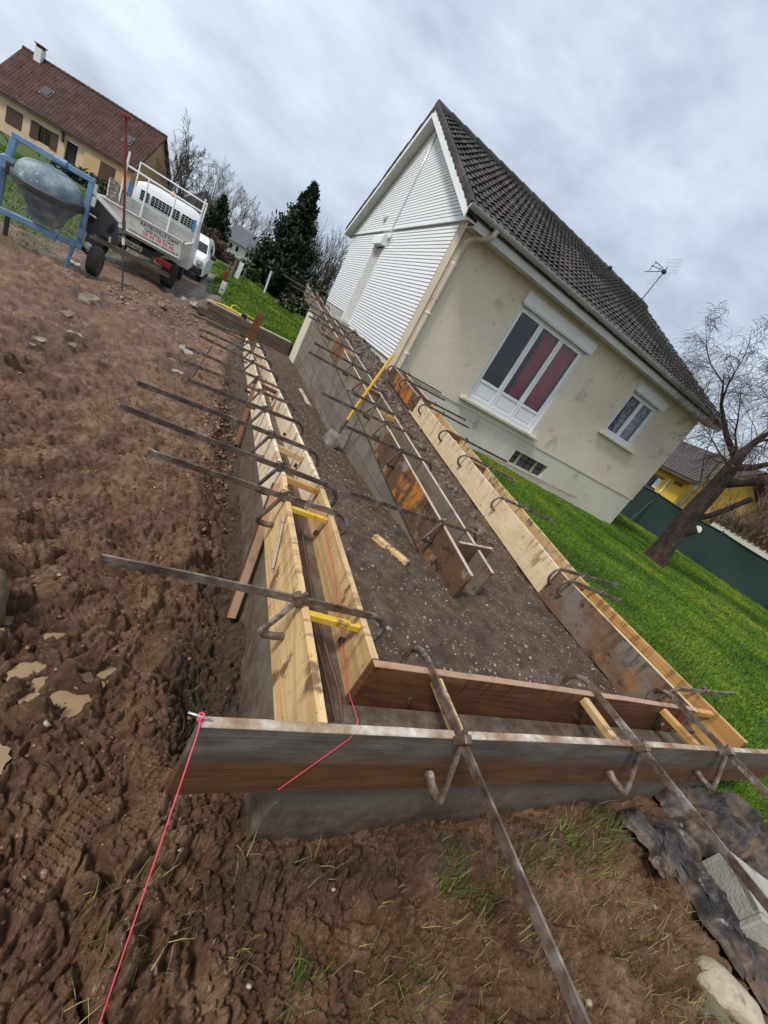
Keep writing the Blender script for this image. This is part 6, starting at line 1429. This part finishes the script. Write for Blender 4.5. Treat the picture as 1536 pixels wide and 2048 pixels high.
# yellow house
FYH = frame(Vector((25.8, 15.6, -.2)), (.30, .95, 0))          # local X runs away along the facade, local -Y faces the gable side
yh = thing('yellow_house', 'yellow rendered house with a dark brown roof behind the fence', 'house', M=FYH)
Lh, Wd, He, Yr, Zr = 13, 5.4, 3.40, -2.7, 5.35
R180 = Matrix.Rotation(PI, 4, 'Z')
mb = MB(); holed_wall(mb, R180, -Lh, 0, -.2, He, [(-3.05, -1.95, 1.72, 2.55)], .25); mb.build('wall', M['yellow'], yh, space=FYH, center=False)
mb = MB(); mb.prism([(.01, -.26, -.2), (.01, -Wd, -.2), (.01, -Wd, He), (.01, Yr, Zr-.15), (.01, -.26, He+.1)], (.2, 0, 0)); mb.build('gable_wall', M['yellow'], yh, space=FYH)
mb = MB(); mb.box((2.5, -.16, 2.135), (1.08, .05, .81)); ywf = mb.build('window_frame', M['brownwood'], yh, space=FYH)
mb = MB(); mb.box((2.5, -.05, 1.70), (1.3, .22, .07)); mb.box((2.5, .0, 2.59), (1.3, .06, .07)); mb.build('sill', M['brownwood'], yh, space=FYH)
mb = MB(); mb.box((2.28, -.12, 2.15), (.46, .03, .66)); mb.build('shutter', M['pvc'], ywf, space=FYH)
mb = MB(); mb.box((2.76, -.12, 2.15), (.40, .03, .66)); mb.build('pane', M['darkglass'], ywf, space=FYH)
for k in range(5):
    mb = MB(); mb.box((.35+k*.16, .015, 2.72), (.07, .03, .24)); mb.build('vent_slot', M['dark'], yh, space=FYH)
    mb = MB(); mb.box((-.005, -1.2-k*.22, 2.3), (.03, .10, .22)); mb.build('vent_slot', M['dark'], yh, space=FYH)
mb = MB(); mb.tube([(1.35, .06, 2.75), (1.35, .06, .4)], .045, 6); mb.build('downpipe', M['white'], yh, space=FYH)
so = .5; k_ = (Zr-He)/(-Yr); mb = MB(); mb.prism([(-.75, so, He-so*k_+.18), (-.75, Yr, Zr+.18), (-.75, -Wd-so, He-so*k_+.18), (-.75, -Wd-so, He-so*k_-.05), (-.75, Yr, Zr-.05), (-.75, so, He-so*k_-.05)], (Lh+1.4, 0, 0)); yr_ = mb.build('roof', M['brownwood'], yh, space=FYH)
mb = MB(); a_ = math.atan(k_); L_s = math.hypot(so-Yr, Zr-He+so*k_); rows, cols = 15, 34
for r_i in range(rows):
    for c_i in range(cols):
        s0 = (r_i+.5)*L_s/rows; mb.box((-.75+(c_i+.5)*(Lh+1.4)/cols+random.uniform(-.01, .01), so-s0*math.cos(a_), He-so*k_+.20+s0*math.sin(a_)), ((Lh+1.4)/cols-.02, L_s/rows*1.05, .03), Matrix.Rotation(-a_+.10, 3, 'X'))
mb.build('roof_slates', M['slatebrown'], yr_, space=FYH, kind='stuff', center=False)
mb = MB(); mb.prism([(-.78, so, He-so*k_+.20), (-.78, Yr, Zr+.22), (-.78, Yr, Zr-.06), (-.78, so, He-so*k_-.08)], (.05, 0, 0)); mb.prism([(-.78, -Wd-so, He-so*k_+.20), (-.78, Yr-.003, Zr+.22), (-.78, Yr-.003, Zr-.06), (-.78, -Wd-so, He-so*k_-.08)], (.05, 0, 0)); mb.build('barge_board', M['shutter'], yr_, space=FYH)
mb = MB(); mb.tube([(-.7, so+.07, He-so*k_), (Lh+.6, so+.07, He-so*k_)], .07, 8); mb.build('gutter', M['brownwood'], yr_, space=FYH)
def at_az(azd, d, z=0): a = math.radians(azd); return (d*math.sin(a), d*math.cos(a), z)
gp = at_az(62.6, 40); gh = thing('grey_house', 'small grey house with a slate roof glimpsed between the yellow house and the birch', 'house', gp)
FG = frame(Vector(gp), (-gp[1], gp[0], 0)); mb = MB(); mb.box((0, 0, 1.3), (3.4, 3.2, 2.8)); mb.build('wall', M['brownwood'], gh, space=FG)
mb = MB(); mb.prism([(-2, -1.9, 2.6), (-2, 1.9, 2.6), (-2, 0, 4.2)], (4, 0, 0)); mb.build('roof', M['slate'], gh, space=FG)
for x_ in (-.6, .5):
    mb = MB(); mb.box((x_, 1.62, 2.0), (.5, .06, .7)); mb.box((x_, -1.62, 2.0), (.5, .06, .7)); mb.build('window', M['whitewash'], gh, space=FG)
ka, kb = at_az(63.2, 27.5), at_az(69.5, 25.0); lw = thing('garden_wall', 'low pale wall with terracotta coping behind the net fence', 'wall', ka)
mb = MB(); mb.bar((ka[0], ka[1], .85), (kb[0], kb[1], .85), .2, 1.75); mb.build('wall_body', M['plinth'], lw)
kd = Vector((kb[0]-ka[0], kb[1]-ka[1], 0)); kn = int(kd.length/.33)
for i in range(kn):
    p_ = Vector((ka[0], ka[1], 1.75))+kd*((i+.5)/kn); mb = MB(); q_ = kd.normalized()*.14; mb.bar(p_-q_, p_+q_, .34, .06, bev=.015); mb.build('coping_tile', M['redtile'], lw)
for i, (azd, d, rx, h, lab) in enumerate([(64.8, 30, 1.5, 2.7, 'tall brown winter bush behind the pale garden wall, next to the birch'), (67.2, 29, 1.9, 3.5, 'russet brown bush behind the right end of the garden wall'), (70.0, 29, 2.0, 3.2, 'brown bush at the right edge behind the net fence')]):
    p_ = at_az(azd, d, -.1); t_ = bare_tree('bare_shrub', p_, PW_, h*1.12, .05, lab, (M['twigscrub'], M['twigscrub']), 120+i, stems=30)
    leafcloud(np.array(p_)+rng.normal(size=(9000, 3))*np.array([rx*.42, .55, h*.20])+np.array([0, 0, h*.30]), .05, M['brownhedge'], 'foliage', t_, 9, 3.5)
for i, (azd, d, h) in enumerate([(66.0, 38, 6.5), (69.0, 40, 7.0)]):
    bare_tree('bare_tree', at_az(azd, d, -.1), PF, h, .13, ['bare tree behind the russet bush on the right', 'bare tree at the far right edge behind the fence'][i], (M['twigfar'], M['twigfar']), 140+i)
# ------------------------------------------------------------------ foreground
def gz(x, y): return float(ground_z(np.array([x], float), np.array([y], float))[0])
# plastic sheet heap: crumpled strips
pl = thing('plastic_sheet', 'crumpled dirty black plastic sheet lying under the front clamps beside the concrete block', 'plastic sheet', (2.6, .3, .1))
def sheet(c0, c1, wd, amp, seed, lift=.03, n=46, m=26, name='fold'):
    c0, c1 = Vector(c0), Vector(c1); d = (c1-c0); sd_ = Vector((-d.y, d.x, 0)).normalized()
    u, v = np.meshgrid(np.linspace(0, 1, n+1), np.linspace(0, 1, m+1), indexing='ij'); L = d.length
    wv = wd*(.62+.38*np.minimum(1, np.minimum(5*u+.15, 5*(1-u)+.3)))*(1+.25*fbm(u*3+seed, u*0+seed, 2, seed))
    off = (v-.5)*wv + .05*fbm(u*2.5+seed*3, u*0, 2, seed+1)
    X = c0.x+d.x*u+sd_.x*off+.012*fbm(u*7, v*7, 2, seed+3); Y = c0.y+d.y*u+sd_.y*off+.012*fbm(u*7+5, v*7, 2, seed+4)
    px, py = (u*L)*7+seed*2.1, (v*wd)*7
    wx = px+.6*fbm(px*.7, py*.7, 2, seed+5); wy = py+.6*fbm(px*.7+4, py*.7, 2, seed+6)
    Zf = lift+amp*(1.1*(1-np.abs(perlin(wx*.45, wy*1.1, seed+7)))-.4+.55*(1-np.abs(perlin(wx*1.3, wy*2.2, seed+8)))+.22*fbm(wx*3, wy*4, 2, seed+9)-.5)
    e_ = np.minimum(np.minimum(v, 1-v)*wd/.05, np.minimum(u, 1-u)*L/.05); Zf = Zf*sm(e_, -.4, 1)
    Z_ = base_z(X.ravel(), Y.ravel()).reshape(X.shape)+Zf+.012
    V = np.stack([X, Y, Z_], -1).reshape(-1, 3); i = np.arange(n)[:, None]; j = np.arange(m)[None, :]; k = m+1
    F = np.stack([i*k+j, (i+1)*k+j, (i+1)*k+j+1, i*k+j+1], -1).reshape(-1, 4)
    return npmesh(name, V, F, M['plastic'], parent=pl, smooth=True)
sheet((2.37, .55, 0), (2.36, .28, 0), .15, .03, 1, .05)
sheet((2.49, .46, 0), (2.42, -.04, 0), .12, .05, 2, .06)
sheet((2.60, .50, 0), (2.56, .05, 0), .24, .07, 3, .03)
sheet((2.66, .50, 0), (3.55, .40, 0), .34, .09, 4, .05)
sheet((2.75, .34, 0), (3.5, .18, 0), .34, .10, 5, .03)
sheet((2.46, .04, 0), (2.80, -.18, 0), .30, .06, 6, .02)
# hollow block lying in the sheet
FBk = Matrix.Translation((2.735, .105, .085)) @ Matrix.Rotation(math.radians(-33), 4, 'Z') @ Matrix.Rotation(math.radians(6), 4, 'Y')
cbk = thing('concrete_block', 'pale hollow concrete block lying on the plastic sheet at the lower right', 'concrete block', M=FBk)
mb = MB(); mb.box((0, .125, .09), (.34, .03, .17), None, .006); mb.box((0, -.125, .09), (.34, .03, .17), None, .006)
for x in (-.155, 0, .155): mb.box((x, 0, .09), (.03, .22, .17))
mb.box((0, 0, .165), (.34, .22, .03), None, .004); mb.build('block_shell', M['newblock'], cbk, space=FBk)
def rock(pos, dims, mat, label, seed, cat='stone', name='stone', rot=0.0):
    r2 = np.random.default_rng(seed); mb = MB(); vs = []; fs = []; n, m = 18, 11
    for j in range(m+1):
        ph = PI*j/m
        for i in range(n):
            th_ = 2*PI*i/n; d = np.array([math.sin(ph)*math.cos(th_), math.sin(ph)*math.sin(th_), math.cos(ph)])
            d = np.sign(d)*np.abs(d)**.55; k = 1+.10*float(perlin(np.array(d[0]*1.7+seed), np.array(d[1]*1.7+d[2]), seed))+.05*float(perlin(np.array(d[0]*5), np.array(d[1]*5+d[2]*3), seed))
            vs.append(Vector((d[0]*dims[0]/2*k, d[1]*dims[1]/2*k, d[2]*dims[2]/2*k)))
    for j in range(m):
        for i in range(n): a, c = j*n+i, j*n+(i+1) % n; fs.append((a, a+n, c+n, c))
    mb.add(vs, fs); return mb.build(name, mat, space=Matrix.Translation(pos) @ Matrix.Rotation(rot, 4, 'Z'), smooth=50, label=label, cat=cat)
rock((2.30, -.045, .055), (.24, .13, .15), M['flint'], 'pale rough stone beside the plastic sheet at the bottom right corner', 3, rot=-.9)
rock((2.20, -.075, .02), (.20, .16, .12), M['stonemud'], 'muddy dark stone under the pale one at the bottom edge', 8, rot=.3)
rock((-.43, 1.36, .03), (.16, .20, .20), M['mudblock'], 'mud caked stone block cut off by the left edge', 5, 'stone', 'stone_block', rot=.35)
plank((-.60, 1.50, -.02), (-.56, 1.62, .22), .03, .03, M['bleached'], 'pale wooden stake end at the left edge above the stone block', cat='stake', name='stake')
# ------------------------------------------------------------------ loose things on the ground
n = 4200; x = rng.uniform(-2.2, .5, n); y = .2+rng.random(n)**1.5*9; m_ = (x > -.75*y-.3); x, y = x[m_], y[m_]
stones('mud_clods', x, y, ground_z(x, y)+.001, np.minimum(.011, rng.gamma(1.5, .0034, len(x))+.002), M['clod'], 'loose mud clods scattered over the churned clay', 'clods', .55)
n = 1100; y = 4.6+rng.normal(size=n)*1.0; x = .37+rng.normal(size=n)*.11-.03*np.abs(rng.normal(size=n)); m_ = (x < .50) & (y > 2.3); x, y = x[m_], y[m_]
stones('rubble', x, y, ground_z(x, y)+.004, rng.gamma(1.6, .0066, len(x))+.003, M['clod'], 'dark stony rubble along the foot of the left wall', 'rubble')
n = 1500; y = rng.uniform(8.0, 11.5, n); x = 2.95-np.abs(rng.normal(size=n))*.22; m_ = (x > 2.2); x, y = x[m_], y[m_]
stones('soil_heap', x, y, fill_z(x, y)+.005, rng.gamma(2.0, .011, len(x))+.008, M['darkrock'], 'dark soil lumps heaped along the foot of the white gable', 'soil')
n = 420; y = rng.uniform(2.6, 8.0, n); x = 2.62+rng.normal(size=n)*.07; m_ = x < 2.82; x, y = x[m_], y[m_]
stones('rubble', x, y, fill_z(x, y), rng.gamma(2.2, .010, len(x))+.006, M['darkrock'], 'dark stony rubble along the foot of the light plywood board', 'rubble')
n = 3600; x = rng.uniform(.74, 2.84, n); y = .84+rng.random(n)**1.6*7.5; m_ = ~((x > 1.70) & (x < 1.99) & (y > 1.7)); x, y = x[m_], y[m_]
stones('pebbles', x, y, fill_z(x, y)+.0005, rng.gamma(2, .0018, len(x))+.0018, M['pebble'], 'small pale pebbles in the gravel fill of the ramp', 'pebbles')
n = 1000; x = rng.normal(size=n)*.6-1.1; y = rng.normal(size=n)*.65+10.1
stones('stone_pile', x, y, ground_z(x, y)+.001, rng.gamma(1.6, .0085, n)+.005, M['spoil'], 'pale stones on the small spoil heap before the truck', 'stones')
n = 260; x = rng.uniform(-1.6, 2.6, n); y = rng.uniform(-.1, 5, n); m_ = ((x < .45) | (y < .5)) & (x > -.75*y-.3); x, y = x[m_], y[m_]
stones('pebbles', x, y, ground_z(x, y)+.002, rng.gamma(2, .0018, len(x))+.0016, M['flint'], 'tiny white pebbles on the mud', 'pebbles')
# foreground tufts
n = 15000; x = rng.uniform(.12, 3.4, n); y = rng.uniform(-.35, .54, n); k = fbm(x*2.2, y*2.2, 3, 77)+.55*fbm(x*7, y*7, 2, 78); m_ = k+rng.random(n)*.5 > .30; x, y = x[m_], y[m_]
blades('sparse_grass', x, y, ground_z(x, y)-.004, rng.uniform(.02, .085, len(x)), np.full(len(x), .0022), M['drygrass'], 'thin trampled grass and straw in the foreground mud', 'grass', 1.0)
TUFTS = [(1.22, .43, .045, 130, .07, 'tuft'), (1.35, .36, .03, 60, .06, 'tuft'), (.66, .30, .03, 60, .06, 'tuft'), (.50, .36, .03, 46, .06, 'drygrass'), (.70, .10, .05, 110, .07, 'drygrass'), (.60, .18, .05, 70, .06, 'tuft'), (1.65, .42, .06, 110, .06, 'tuft'), (1.9, .47, .06, 150, .07, 'tuft'), (2.15, .50, .06, 170, .08, 'tuft'), (1.0, .2, .04, 70, .05, 'tuft'), (.52, .59, .02, 12, .10, 'drygrass'), (.34, .95, .03, 18, .09, 'drygrass'), (.38, 1.15, .04, 26, .07, 'tuft'), (.40, 1.5, .05, 40, .07, 'tuft'), (1.5, .05, .05, 60, .06, 'drygrass'), (.95, -.02, .06, 90, .07, 'drygrass')]
for mt, lab in (('tuft', 'fresh green grass tufts in the foreground mud'), ('drygrass', 'yellowed straw tufts in the foreground mud')):
    X, Y, H_ = [], [], []
    for (cx, cy, sp, n, h, m_) in TUFTS:
        if m_ != mt: continue
        n = int(n*1.6); X.append(cx+rng.normal(size=n)*sp); Y.append(cy+rng.normal(size=n)*sp); H_.append(h*rng.uniform(.5, 1.25, n))
    X, Y, H_ = np.concatenate(X), np.concatenate(Y), np.concatenate(H_); blades('grass_tufts', X, Y, ground_z(X, Y)-.004, H_, np.full(len(X), .0034), M[mt], lab, 'grass', .85)
# lawns
def lawn_points(n, gen):
    x, y = gen(n); l, _, _ = masks(x, y); k = rng.random(n) < l*1.1-.08; return x[k], y[k]
def g_right(n):
    r = 2.6+rng.random(n)**1.25*19; a = np.radians(rng.uniform(26, 98, n)); return r*np.sin(a), r*np.cos(a)
x, y = lawn_points(420000, g_right); k = (x > 3.145) & ((y < 7.93) | (x > 11.6)) & (y > .2); x, y = x[k], y[k]; d = np.hypot(x, y)
blades('lawn_grass', x, y, ground_z(x, y)-.006, rng.uniform(.022, .048, len(x))*(1+.02*d), .0035+.0011*d, M['grass'], 'short green lawn in front of the house', 'lawn', .75)
x = rng.uniform(3.13, 4.2, 9000); y = rng.uniform(-.3, 2.5, 9000); k = (y < .62) | (x < 3.24+.1*rng.random(9000)); x, y = x[k], y[k]; l, _, _ = masks(x, y); k = rng.random(len(x)) < .35+.65*l; x, y = x[k], y[k]
blades('lawn_grass', x, y, ground_z(x, y)-.006, rng.uniform(.04, .10, len(x)), np.full(len(x), .005), M['grass'], 'longer grass along the right formwork at the front corner', 'lawn', .8)
def g_left(n): return rng.uniform(-1.6, 7, n), 12.1+rng.random(n)**1.3*26
x, y = lawn_points(90000, g_left); k = ~((x > 2.9) & (y < 17.5)) & ~((x > 1.6) & (y < 11.7)); x, y = x[k], y[k]; d = np.hypot(x, y)
blades('lawn_grass', x, y, ground_z(x, y)-.01, rng.uniform(.05, .10, len(x))*(1+.012*d), .004+.0011*d, M['grass'], 'green lawn beyond the timber sleepers', 'lawn', .7)
def g_bank(n): return rng.uniform(-14, -2.6, n), rng.uniform(9, 34, n)
x, y = lawn_points(90000, g_bank); d = np.hypot(x, y)
blades('lawn_grass', x, y, ground_z(x, y)-.01, rng.uniform(.03, .07, len(x))*(1+.012*d), .004+.0009*d, M['grass'], 'rough grass beyond the cement mixer', 'lawn', .7)
